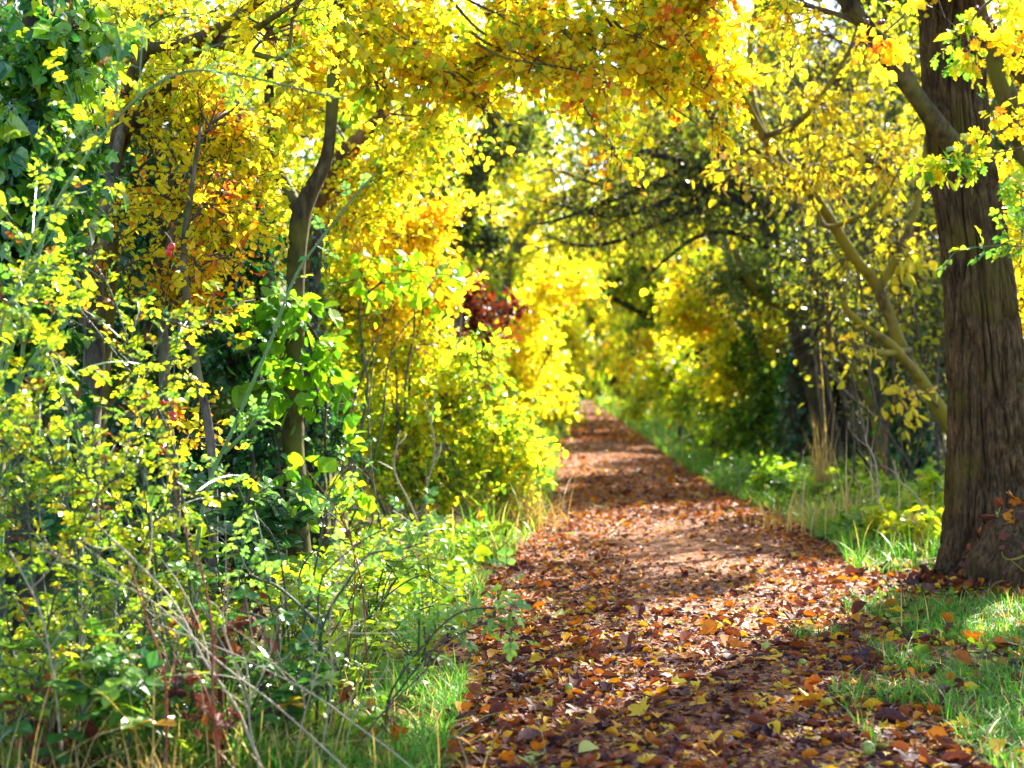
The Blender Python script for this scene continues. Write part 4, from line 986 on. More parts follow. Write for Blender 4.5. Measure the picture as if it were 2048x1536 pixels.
tree('tree', 'mossy green trunk arching left above the dark hollow on the right', 'tree', P(1762, 965, 23.5) * [1, 1, 0],
     [(pts((1762, 970, 23.5), (1744, 825, 23.5), (1724, 766, 23.5), (1673, 691, 23.4), (1632, 637, 23.3), (1580, 613, 23.2), (1526, 589, 23), (1491, 551, 22.8), (1470, 500, 22.6)), [.11, .10, .10, .10, .105, .11, .10, .09, .04]),
      (pts((1673, 691, 23.4), (1640, 560, 23.4), (1590, 520, 23.2), (1540, 530, 23), (1500, 570, 22.8)), [.05, .045, .04, .03, .012]),
      (pts((1632, 637, 23.3), (1700, 560, 23.4), (1780, 530, 23.5), (1860, 540, 23.6)), [.05, .045, .035, .02])],
     [clump(1560, 560, 23, 100, 60, 26, .35), clump(1660, 560, 23.4, 90, 70, 26, .2), clump(1480, 560, 22.8, 70, 60, 16, .4), clump(1740, 620, 23.6, 90, 80, 30, .15)],
     'olive', 'bark_moss', 'twig_dark', tplx=(SIX, OVAL), size=.085, seed=202, nleaf=6, twigs=6, tw_len=.7, thick=.02)
tree('tree', 'thin grey trunk leaning left beside the sunlit hanging leaves on the right', 'tree', P(1580, 930, 28.5) * [1, 1, 0],
     [(pts((1582, 935, 28.5), (1560, 870, 28.5), (1539, 808, 28.5), (1512, 722, 28.5), (1495, 637, 28.5), (1471, 585, 28.5), (1450, 480, 28.5)), [.12, .11, .105, .10, .095, .09, .05]),
      (pts((1512, 722, 28.5), (1480, 640, 28), (1440, 590, 27.5), (1390, 570, 27)), [.05, .04, .03, .015])],
     [clump(1390, 590, 27, 70, 60, 22, .46), clump(1430, 660, 27.5, 40, 80, 16, .42), clump(1360, 640, 27, 50, 50, 14, .42), clump(1450, 760, 28, 50, 60, 16, .4), clump(1550, 660, 28.5, 60, 80, 18, .45)],
     'yellow', 'bark_grey', 'twig_dark', tplx=(SIX, OVAL), size=.11, seed=203, nleaf=7, twigs=6, tw_len=.6, thick=.02)
ivy_tree('tree', 'stout dark trunk wrapped in ivy at the back of the hollow on the right', P(1600, 950, 25.6) * [1, 1, 0],
         pts((1598, 960, 25.6), (1592, 850, 25.6), (1600, 740, 25.6), (1625, 620, 25.6), (1650, 480, 25.6)), [.33, .27, .22, .17, .1], None, .10, 204, 1500, .09, .2)
ivy_tree('tree', 'teal green ivy mass on a stem beside the leaning willow', P(1825, 985, 20.5) * [1, 1, 0],
         pts((1825, 1000, 20.5), (1822, 900, 20.5), (1815, 800, 20.5), (1800, 700, 20.5), (1790, 560, 20.5)), [.14, .13, .12, .10, .06],
         [clump(1830, 850, 20.3, 45, 60, 20, .3), clump(1800, 730, 20.3, 35, 50, 12, .3), clump(1790, 690, 20.4, 25, 40, 6, .3)], .10, 205, 900, .16, .3)
for i, (pp, rad, lab) in enumerate([
    (pts((1745, 975, 21), (1738, 840, 21), (1700, 740, 21), (1660, 650, 21), (1632, 590, 21), (1600, 480, 21)), [.035, .03, .028, .025, .02, .01], 'thin grey sapling crossing in front of the mossy arched trunk'),
    (pts((1778, 985, 20), (1775, 880, 20), (1758, 780, 20), (1735, 680, 20), (1730, 560, 20)), [.03, .028, .024, .02, .01], 'upright thin brown sapling left of the teal ivy'),
    (pts((1700, 960, 26), (1690, 800, 26), (1720, 600, 26), (1700, 400, 26)), [.06, .055, .05, .03], 'dark straight sapling in the middle of the shaded hollow'),
    (pts((1880, 1000, 19), (1872, 800, 19), (1876, 600, 19), (1850, 380, 19)), [.03, .028, .024, .014], 'pale brown sapling pressed against the left flank of the massive trunk'),
    (pts((1480, 925, 30), (1470, 820, 30), (1440, 720, 30), (1420, 640, 30)), [.06, .055, .045, .03], 'grey sapling standing among lime green leaves right of the path')]):
    tree('sapling', lab, 'sapling', pp[0] * [1, 1, 0], [(pp, rad)], [(pp[-1], (.5, .6, .5), 8, .45), (pp[-2], (.5, .6, .5), 7, .4)], 'olive', 'bark_dark' if i != 3 else 'bark_grey', 'twig_dark', size=.085, seed=210 + i, tsd=.2, nleaf=5, twigs=6, tw_len=.6, thick=.012, tplx=(OVAL, SIX))
# shrubs on the right
shrub('hedge_shrub', 'lime green shrub low beside the far right verge, beneath the sunlit leaves', 'shrub', P(1370, 890, 36) * [1, 1, 0],
      [clump(1340, 760, 36, 70, 70, 26, .6), clump(1400, 790, 35, 70, 60, 22, .5), clump(1310, 690, 38, 50, 50, 18, .75), clump(1450, 830, 32, 60, 50, 14, .35), clump(1280, 800, 40, 40, 40, 12, .6)],
      'green', 'twig', (SIX, OVAL), .12, 221, 8, tw_len=.7, twigs=6, nleaf=8, sr=.03)
shrub('hedge_shrub', 'dull brown green thicket filling the shaded hollow on the right', 'shrub', P(1690, 930, 29) * [1, 1, 0],
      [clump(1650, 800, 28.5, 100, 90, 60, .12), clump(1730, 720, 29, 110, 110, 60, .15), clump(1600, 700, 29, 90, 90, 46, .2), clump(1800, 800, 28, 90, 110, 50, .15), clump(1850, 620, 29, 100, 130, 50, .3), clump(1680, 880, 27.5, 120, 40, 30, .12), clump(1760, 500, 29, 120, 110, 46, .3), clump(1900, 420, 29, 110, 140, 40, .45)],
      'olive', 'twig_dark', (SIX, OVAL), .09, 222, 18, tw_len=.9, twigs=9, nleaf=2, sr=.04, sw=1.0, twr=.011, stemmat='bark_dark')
shrub('hedge_shrub', 'green leafy shrub at the verge between the lime shrub and the dark ivied trunk', 'shrub', P(1520, 930, 27.5) * [1, 1, 0],
      [clump(1500, 850, 27.4, 60, 50, 34, .25), clump(1530, 780, 27.6, 50, 60, 26, .25), clump(1440, 880, 28, 50, 30, 16, .35), clump(1460, 700, 28, 50, 60, 22, .3)],
      'green', 'twig_dark', (SIX, OVAL), .095, 223, 7, tw_len=.6, twigs=6, nleaf=7, sr=.02)
shrub('nettle_patch', 'ground plant tinted yellow green for sunlight, crowding the left foot of the massive trunk', 'plant', P(1815, 1090, 13.4) * [1, 1, 0],
      [clump(1830, 1060, 13.2, 40, 55, 18, .75), clump(1770, 1060, 13.6, 60, 45, 18, .65), clump(1835, 1110, 13, 30, 25, 8, .8), clump(1860, 980, 14.5, 25, 50, 8, .55), clump(1700, 1050, 14, 50, 35, 10, .35)],  # leaf tones raised to stand in for sunlight on this plant
      'nettle', 'cane', (ROUND, HAZEL), .085, 224, 12, tw_len=.22, twigs=4, nleaf=5, sr=.005, droop=.4, upn=1.3, stemmat='cane', sw=.35)
shrub('nettle_patch', 'green leafy ground plant in the right verge, farther along than the dry grass', 'plant', P(1570, 985, 18.5) * [1, 1, 0],
      [clump(1560, 950, 18.5, 60, 35, 16, .3), clump(1500, 950, 20, 50, 25, 10, .3), clump(1640, 980, 17.5, 50, 35, 12, .4)],
      'nettle', 'cane', (ROUND, OVAL), .09, 225, 9, tw_len=.25, twigs=4, nleaf=5, sr=.006, droop=.3, upn=1.2, stemmat='cane', sw=.4)

def tuft(name, label, c, n, ln, wid, tone, rad, seed, cat='grass tuft', mat='straw', lean=.3):
    g = np.random.default_rng(seed); b = MB()
    blades(b, g, n, (c[0] + g.normal(size=n) * rad, c[1] + g.normal(size=n) * rad), ln, wid, tone + g.normal(size=n) * .2, lean)
    base = np.array([c[0], c[1], 0.]); r = link(name, b.mesh(name, [M[mat]], base), None, base); tag(r, label, cat); return r
tuft('dry_grass', 'tallest tan tuft of dry grass standing in the right verge', P(1645, 1010, 17.5), 60, .85, .009, .4, .07, 231, lean=.12)
tuft('dry_grass', 'low tan sweep of dry grass at the right edge of the path', P(1600, 1040, 15.4), 150, .3, .004, .4, .3, 232, lean=.7)
tuft('dry_grass', 'pale dry grass strands between the tall tuft and the massive trunk', P(1720, 1060, 14.6), 130, .5, .006, .7, .3, 233, lean=.4)
tuft('dry_grass', 'straw coloured grass clump hanging at the foot of the left hedge', P(1030, 1045, 15.3), 300, .4, .006, .3, .22, 234, lean=.6)

def stalk(label, pp, r0, seed, mat='stalk', forks=3, name='dead_stalk', fl=.25, cat='stalk'):
    g = np.random.default_rng(seed); b = MB()
    if pp[0][2] > .02:
        d = pp[0] - pp[1]; t = min(1.6, pp[0][2] / max(.05, -d[2])); q0 = pp[0] + d * t; q0[2] = float(ground_h(q0[0], q0[1])) - .03; pp = np.concatenate([[q0], pp])
    q = limb(b, pp, np.linspace(r0, r0 * .5, len(pp)), 6, 8, .02, 2.5, seed)
    for k in range(forks):
        i = g.integers(len(q) // 3, len(q) - 1); s = q[i]; d = unit(q[min(i + 1, len(q) - 1)] - q[i - 1]); e = s + (d * .7 + rnd_unit(g, 1)[0] * .8 + [0, 0, .25]) * fl * g.uniform(.5, 1)
        b.tubes(bez(s[None], ((s + e) / 2 + g.normal(size=3) * .03)[None], e[None], 6), np.linspace(r0 * .45, r0 * .15, 6)[None], 4)
    base = pp[0]; o = link(name, b.mesh(name, [M[mat]], base, True), None, base); tag(o, label, cat); return o
stalk('forked grey dead stalk standing in the right verge near the massive trunk', pts((1760, 1100, 14), (1755, 1000, 14), (1752, 930, 14), (1735, 890, 14), (1730, 870, 14)), .012, 241, forks=4)
stalk('grey dead stalk slanting from the verge towards the massive trunk', pts((1880, 1060, 13.5), (1830, 990, 13.5), (1800, 960, 13.5), (1787, 920, 13.5)), .012, 242, forks=4)
stalk('red leaved stalk glowing against the dark hollow', pts((1775, 985, 18), (1770, 930, 18), (1768, 890, 18), (1775, 850, 18)), .012, 243, 'redstem', 8, fl=.35)
stalk('thin upright pale stalk left of the dry grass in the right verge', pts((1600, 1020, 16), (1606, 960, 16), (1606, 900, 16)), .008, 244, forks=3)

# ------------------------------------------------------------------ far end of the tunnel
tree('tree', 'dark trunk leaning left across the end of the tunnel', 'tree', P(1262, 830, 95) * [1, 1, 0],
     [(pts((1270, 826, 95), (1245, 790, 95), (1215, 752, 95), (1190, 728, 95), (1160, 706, 95), (1120, 690, 95)), [.5, .42, .36, .33, .3, .2]),
      (pts((1240, 785, 95), (1245, 720, 95), (1230, 660, 95), (1190, 610, 95)), [.25, .22, .2, .1])],
     [clump(1230, 690, 95, 50, 50, 24, .4), clump(1180, 640, 95, 40, 30, 18, .6), clump(1275, 750, 95, 40, 60, 26, .4), clump(1190, 600, 95, 60, 40, 18, .75)],
     'green', 'bark_dark', 'twig_dark', tplx=(SIX,), size=.3, seed=301, nleaf=7, twigs=6, tw_len=2, thick=.1, twr=.025)
tree('tree', 'trunk with one long straight dark bough slanting down over the far path', 'tree', P(1420, 870, 50) * [1, 1, 0],
     [(pts((1430, 875, 50), (1410, 760, 50), (1370, 690, 50), (1320, 650, 50), (1270, 618, 50), (1215, 590, 50), (1180, 560, 50)), [.28, .24, .2, .15, .13, .11, .05]),
      (pts((1410, 760, 50), (1400, 640, 50), (1330, 560, 50), (1265, 520, 50), (1220, 480, 50)), [.22, .2, .18, .16, .08])],
     [clump(1340, 600, 50, 60, 40, 36, .45), clump(1250, 540, 50, 80, 50, 44, .55), clump(1300, 660, 51, 50, 40, 26, .4), clump(1400, 560, 50, 80, 70, 40, .62), clump(1190, 480, 50, 80, 60, 36, .58)],
     'green', 'bark_dark', 'twig', tplx=(SIX,), size=.17, seed=302, nleaf=8, twigs=6, tw_len=1.1, thick=.05, twr=.014)

# trees of the tunnel: three grown once, then copied along both sides
def template(name, seed, leaf, h, w, nb, size, tone, label, bark='bark_grey', low=.12, lean=0.0, group=None, twigs=6, nleaf=8):
    g = np.random.default_rng(seed); base = np.zeros(3)
    st = [(np.array([[0, 0, -.1], [.1 * w * lean, 0, h * .25], [.35 * w * lean, .1, h * .55], [.7 * w * lean, .1, h * .9]]), [.035 * h * .6, .03 * h * .6, .02 * h * .6, .006 * h])]
    for k in range(5):
        a = g.uniform(0, 6.28); z = h * g.uniform(.1, .5)
        s = np.array([.2 * w * lean * z / h, 0, z]); e = s + np.array([math.cos(a) * w * .4, math.sin(a) * w * .4, h * .3])
        st.append((np.array([s, (s + e) / 2 + [0, 0, -.05 * h], e]), [.011 * h, .008 * h, .003 * h]))
    cl = []
    for k in range(13):
        z = h * (low + (1 - low) * (k + .5) / 13); q = z / h; rr = w * .5 * math.sin(math.pi * min(.97, .22 + .74 * q)) ** .8
        a = g.uniform(0, 6.28) + k * 2.4; c = np.array([math.cos(a) * rr * .6 + .7 * w * lean * q, math.sin(a) * rr * .6, z])
        cl.append((c, (rr * .62, rr * .62, h * .12), nb, tone + g.normal() * .08))
    return tree(name, label, 'tree', base, st, cl, leaf, bark, 'twig_dark', group, tplx=(SIX,), size=size, seed=seed, nleaf=nleaf, twigs=twigs, tw_len=.11 * w + .1, tsd=.16, thick=.02, twr=.006, amp=.05)
GR = 'trees lining the far tunnel of the path'
T = [template('tree', 401, 'yellow', 8, 5.0, 12, .13, .46, '', group=GR), template('tree', 402, 'green', 7.5, 5.0, 12, .13, .55, '', lean=.35, group=GR), template('tree', 403, 'olive', 8, 5.0, 18, .12, .3, '', bark='bark_dark', group=GR)]
KIND = ['yellow leaved', 'lime green leaved', 'dull olive leaved']
used = [False] * 3
rg = random.Random(9)
def place(k, x, y, s, label, rz=None, sz=None):
    rz = rg.uniform(0, 6.28) if rz is None else rz
    sc3 = (s, s, sz or s)
    if not used[k]:
        used[k] = True; r = T[k]; r.location = (x, y, 0); r.rotation_euler = (0, 0, rz); r.scale = sc3; r['label'] = label
    else:
        copy_tree(T[k], (x, y, 0), rz, sc3, label, GR)
# beside the path beyond the glowing shrubs
ord_ = ['first', 'second', 'third', 'fourth', 'fifth', 'sixth', 'seventh', 'eighth', 'ninth', 'tenth', 'eleventh', 'twelfth', 'thirteenth', 'fourteenth']
for i, (y, k) in enumerate([(58, 0), (70, 1), (84, 0), (102, 1), (124, 0), (150, 1), (180, 0), (212, 1)]):
    place(k, float(path_l(y)) - 2.0 - .008 * y, y, .8 + .002 * y, f'{KIND[k]} tree left of the far path, {ord_[i]} past the glowing yellow shrubs')
for i, (y, k) in enumerate([(60, 1), (70, 0), (82, 1), (112, 0), (140, 1), (170, 0), (205, 1)]):
    place(k, float(path_r(y)) + 2.4 + .008 * y, y, .8 + .002 * y, f'{KIND[k]} tree right of the far path, {ord_[i]} beyond the lime shrub')
# tall ones that close the sky over the far path
for i, (x, y, k, sz) in enumerate([(float(path_l(88)) - 3.6, 88, 0, 2.5), (float(path_r(92)) + 3.4, 92, 1, 2.6), (float(path_l(112)) - 3.4, 116, 1, 3.0), (float(path_r(112)) + 3.6, 118, 0, 3.0), (13.5, 78, 0, 2.3), (-2.5, 76, 1, 2.3), (7.4, 68, 0, 2.7), (8.6, 57, 1, 2.5), (7.0, 73, 1, 3.0), (6.8, 150, 1, 3.4), (12.6, 165, 0, 3.6)]):
    place(k, x, y, 1.5, f'{KIND[k]} tall tree towering over the far tunnel, {ord_[i]} by distance', sz=sz)
# across the end
for i, (x, y, k, s) in enumerate([(11.5, 205, 1, 1.1), (15, 216, 0, 1.2), (27, 300, 2, 1.9), (3, 305, 0, 1.8), (15, 340, 2, 2.2), (36, 310, 1, 1.8), (-6, 310, 1, 1.8)]):
    place(k, x, y, s, f'{KIND[k]} tree closing the end of the path, {ord_[i]} in a screen of seven')
# behind the left hedge
for i, (x, y, k, s, sz) in enumerate([(-6.2, 15, 2, .8, .9), (-4.9, 18.5, 2, .85, 1.05), (-3.0, 21, 1, .85, 1.1), (-2.2, 27.5, 0, .85, 1.1), (-7.5, 24, 1, 1.1, 1.1), (-5.2, 30, 0, 1.1, 1.2), (-1.6, 36, 1, 1, 1.15), (-5.6, 42, 1, 1.2, 1.3), (-10, 33, 0, 1.3, 1.2), (-1.2, 48, 0, 1.2, 1.3), (-9, 50, 0, 1.4, 1.4), (-4.4, 60, 0, 1.4, 1.6)]):
    place(k, x, y, s, f'{KIND[k]} tree behind the left hedge, {ord_[i]} away from the ivy corner', sz=sz)
# behind the right hand trees
for i, (x, y, k, s, sz) in enumerate([(8.2, 21, 2, .8, .85), (9.5, 25, 2, 1, 1.25), (11.2, 29, 2, 1.1, 1.4), (8.2, 32, 2, 1.1, 1.5), (13.5, 35, 1, 1.3, 1.2), (10.5, 39, 0, 1.1, 1.2), (9.8, 50, 1, 1.2, 2.1), (12, 45, 2, 1.5, 1.9), (17, 44, 0, 1.5, 1.7), (11.5, 54, 1, 1.4, 1.9), (15, 56, 0, 1.7, 2.0), (20, 60, 2, 1.7, 1.6)]):
    place(k, x, y, s, f'{KIND[k]} tree behind the shaded hollow, {ord_[i]} counted from the massive trunk', sz=sz)

# ------------------------------------------------------------------ left foreground: roses, brambles, dead stalks
rose('rose_bush', 'big dog rose arching highest at the left with sunlit leaflets and a long bent cane', 'rose', P(-40, 1480, 5.9) * [1, 1, 0],
     [pts((-20, 1450, 5.9), (15, 950, 5.9), (60, 620, 5.8), (100, 440, 5.8), (190, 290, 5.7), (280, 190, 5.6), (370, 142, 5.6), (480, 150, 5.6), (580, 172, 5.6), (690, 196, 5.6)),
      pts((-60, 1450, 6), (-20, 900, 6), (40, 640, 6), (70, 560, 6), (120, 540, 5.8), (180, 600, 5.7)),
      pts((-80, 1300, 5.8), (-10, 800, 5.8), (60, 500, 5.8), (120, 330, 5.9), (180, 200, 5.9)),
      pts((0, 1400, 5.6), (-10, 1050, 5.6), (30, 800, 5.6), (90, 700, 5.5), (160, 760, 5.5)),
      pts((-50, 1300, 5.6), (-40, 900, 5.5), (10, 620, 5.5), (60, 640, 5.4))],
     .036, 28, .56, 'rose', 'cane', 501, .010, .3, hips=[(42, 886, 5.5, .013), (2, 652, 5.6, .013)], leaf_from=.25)
rose('rose_bush', 'dog rose with straight canes sloping down to the right, red hips among its leaves', 'rose', P(330, 1420, 6.2) * [1, 1, 0],
     [pts((390, 1300, 6.2), (365, 1000, 6.2), (325, 840, 6.2), (240, 720, 6.2), (160, 620, 6.2), (90, 560, 6.2)), pts((330, 1350, 6.1), (290, 900, 6.1), (270, 740, 6.1), (225, 590, 6.1), (180, 510, 6.1)),
      pts((210, 1400, 5.9), (180, 1000, 5.9), (130, 780, 5.9), (85, 660, 5.9)), pts((260, 1400, 6), (215, 1050, 6), (160, 860, 6), (100, 760, 6)), pts((300, 1400, 6), (300, 1000, 6), (260, 880, 6), (330, 660, 6.1), (385, 655, 6.1)),
      pts((360, 1380, 6.1), (300, 1150, 6.1), (230, 1000, 6.1), (120, 930, 6), (30, 900, 6)), pts((240, 1420, 6.1), (330, 1100, 6.1), (310, 820, 6.2), (370, 680, 6.3), (430, 640, 6.3))],
     .034, 28, .58, 'rose', 'cane_dark', 502, .008, .25, hips=[(343, 494, 6.1, .016), (337, 505, 6.1, .015), (346, 830, 6.1, .016), (347, 838, 6.08, .014), (325, 806, 6.1, .012), (323, 900, 6.05, .013), (136, 952, 5.9, .012)], leaf_from=.2)
rose('rose_bush', 'low tangle of rose leaves flashing pale in the sun at the far left', 'rose', P(120, 1450, 5.5) * [1, 1, 0],
     [pts((100, 1400, 5.5), (60, 1100, 5.5), (40, 930, 5.5), (-20, 850, 5.5)), pts((160, 1400, 5.5), (150, 1100, 5.5), (110, 950, 5.5), (60, 870, 5.5)), pts((60, 1450, 5.4), (120, 1150, 5.4), (200, 980, 5.4), (290, 930, 5.5)), pts((200, 1450, 5.6), (260, 1180, 5.6), (310, 1050, 5.6), (400, 980, 5.7)), pts((40, 1400, 5.5), (0, 1150, 5.5), (-40, 1000, 5.5))],
     .034, 42, .56, 'rose', 'cane_dark', 503, .007, .45, leaf_from=.25)
rose('rose_shoot', 'single tall thorny green rose shoot standing clear of the hedge', 'rose', P(395, 1330, 6.3) * [1, 1, 0],
     [pts((392, 1330, 6.3), (402, 1020, 6.3), (470, 850, 6.3), (540, 690, 6.3), (572, 600, 6.3), (605, 530, 6.3), (655, 460, 6.3), (705, 395, 6.3), (748, 345, 6.3)), pts((445, 905, 6.3), (500, 850, 6.3), (548, 790, 6.3))],
     .034, 17, .3, 'bluegreen', 'cane', 504, .011, .0, tsd=.2, leaf_from=.2)
rose('rose_shoot', 'dark thorny rose stem with grey green sprays rising out of the lush grass', 'rose', P(660, 1480, 5.9) * [1, 1, 0],
     [pts((662, 1480, 5.9), (655, 1380, 5.9), (640, 1270, 5.9), (640, 1180, 5.9), (665, 1130, 5.9), (760, 1060, 5.9), (830, 1070, 5.9)), pts((640, 1270, 5.9), (700, 1160, 5.9), (740, 1110, 5.9), (800, 1100, 5.9), (850, 1085, 5.9)),
      pts((640, 1250, 5.9), (560, 1180, 5.9), (500, 1150, 5.9), (470, 1090, 5.9))],
     .040, 12, .5, 'bluegreen', 'cane_dark', 505, .008, .2, leaf_from=.4)
rose('rose_shoot', 'leafy rose sprays arching right to hang over the litter at the path edge', 'rose', P(780, 1420, 6.1) * [1, 1, 0],
     [pts((775, 1420, 6.1), (790, 1370, 6.1), (850, 1290, 6.1), (910, 1230, 6.1), (980, 1215, 6.1), (1040, 1225, 6.1)), pts((775, 1420, 6.1), (800, 1380, 6.1), (870, 1300, 6.1), (960, 1250, 6.1), (1010, 1235, 6.1))],
     .042, 15, .5, 'bluegreen', 'cane_dark', 507, .007, .3, leaf_from=.45)
rose('rose_shoot', 'short rose spray with grey green leaflets below the tall thorny shoot', 'rose', P(560, 1380, 6.5) * [1, 1, 0],
     [pts((600, 1300, 6.5), (640, 1080, 6.5), (660, 980, 6.5), (700, 930, 6.5), (740, 960, 6.5)), pts((560, 1300, 6.5), (500, 1050, 6.5), (460, 950, 6.5), (430, 980, 6.5)), pts((580, 1300, 6.5), (560, 1100, 6.5), (500, 1010, 6.5), (560, 960, 6.5))],
     .040, 8, .5, 'bluegreen', 'cane_dark', 506, .007, .2, leaf_from=.2)

def bramble(label, base, canes, size, n, tone, seed, mat='bramble', r0=.007, cat='bramble', tpls=BRAM):
    g = np.random.default_rng(seed); base = np.asarray(base, float)
    r = thing('bramble', base, label, cat); sb, lb = MB(), MB()
    canes = rooted(canes)
    for ci, c in enumerate(canes):
        q, rr = smooth_path(c, np.linspace(r0, r0 * .4, len(c)), 8); q = wobble(q, .02, 2.5, seed + ci); sb.tubes(q, rr, 6)
        K = len(q); t = np.sort(g.uniform(.1, 1, n)) * (K - 1.01); i = t.astype(int); pos = q[i] + (q[i + 1] - q[i]) * (t - i)[:, None]
        yd = rnd_unit(g, n); yd[:, 2] = np.abs(yd[:, 2]) * .4; yd = unit(yd)
        e = pos + yd * size * .8 + [0, 0, size * .3]; sb.tubes(bez(pos, (pos + e) / 2 + [0, 0, size * .15], e, 4), .0022, 4)
        up = np.array([0, 0, 1.]) + rnd_unit(g, n) * .5; x = np.cross(yd, up); s = size * g.uniform(.7, 1.25, n); tn = np.clip(tone + g.normal(size=n) * .17, 0, 1)
        for dd in (yd, unit(yd * .35 + x), unit(yd * .35 - x)):
            lb.leaves(e, dd + np.array([0, 0, -.25]), up + rnd_unit(g, n) * .25, s, tpls, np.clip(tn + g.normal(size=n) * .04, 0, 1), 0)
    link('cane', sb.mesh('cane', [M['cane_dark']], base), r); link('foliage', lb.mesh('foliage', [M[mat]], base), r)
bramble('broad leaved bramble with wrinkled green leaves in the lower left corner', P(170, 1600, 5.2) * [1, 1, 0],
        [pts((150, 1620, 5.2), (160, 1450, 5.2), (220, 1360, 5.2), (290, 1400, 5.1)), pts((60, 1620, 5.2), (100, 1450, 5.2), (60, 1350, 5.2), (-20, 1330, 5.2)), pts((220, 1620, 5.3), (260, 1440, 5.3), (200, 1320, 5.3), (130, 1300, 5.3)), pts((300, 1600, 5.3), (330, 1480, 5.3), (280, 1440, 5.2), (220, 1470, 5.2)), pts((20, 1600, 5.3), (30, 1450, 5.3), (110, 1400, 5.2))], .10, 9, .55, 511)
bramble('small leaved bramble mixed with dead stems below the rose canes', P(320, 1480, 5.8) * [1, 1, 0],
        [pts((300, 1480, 5.8), (280, 1300, 5.8), (200, 1200, 5.8), (120, 1190, 5.8)), pts((360, 1480, 5.8), (420, 1300, 5.8), (480, 1230, 5.8), (560, 1250, 5.8)), pts((400, 1480, 5.9), (450, 1350, 5.9), (400, 1200, 5.9), (330, 1150, 5.9)), pts((480, 1480, 5.8), (520, 1380, 5.8), (580, 1340, 5.8), (640, 1380, 5.8)), pts((250, 1480, 5.7), (200, 1350, 5.7), (140, 1290, 5.7), (60, 1290, 5.7)), pts((440, 1500, 5.6), (500, 1440, 5.6), (560, 1420, 5.6))], .07, 16, .5, 512)
bramble('lime leaved bramble scrambling between the blue green rose sprays and the hedge', P(700, 1260, 7.6) * [1, 1, 0],
        [pts((620, 1300, 7.6), (600, 1150, 7.6), (660, 1080, 7.6), (740, 1100, 7.6)), pts((700, 1300, 7.6), (760, 1200, 7.6), (840, 1150, 7.6), (900, 1180, 7.6)), pts((760, 1300, 7.8), (820, 1230, 7.8), (900, 1210, 7.8), (940, 1250, 7.8)), pts((640, 1320, 7.4), (700, 1200, 7.4), (720, 1150, 7.4))], .06, 11, .5, 513, 'nettle')
bramble('shaded dark leaved bramble deep under the left trees', P(430, 1250, 8) * [1, 1, 0],
        [pts((430, 1290, 8), (400, 1100, 8), (430, 1000, 8), (500, 960, 8)), pts((300, 1290, 8), (280, 1050, 8), (220, 950, 8), (160, 960, 8)), pts((500, 1290, 8.2), (470, 1120, 8.2), (410, 1050, 8.2)), pts((180, 1290, 8), (140, 1080, 8), (80, 1020, 8))], .09, 18, .3, 514)
bramble('bright green young plant with upright leaves at the corner where the hedge meets the path', P(965, 1110, 12.6) * [1, 1, 0],
        [pts((960, 1110, 12.6), (955, 1080, 12.6), (940, 1065, 12.6)), pts((970, 1110, 12.6), (985, 1080, 12.6), (990, 1060, 12.6)), pts((965, 1110, 12.6), (970, 1075, 12.6)), pts((950, 1110, 12.6), (930, 1090, 12.6))], .12, 5, .5, 515, 'nettle', .006, 'plant')
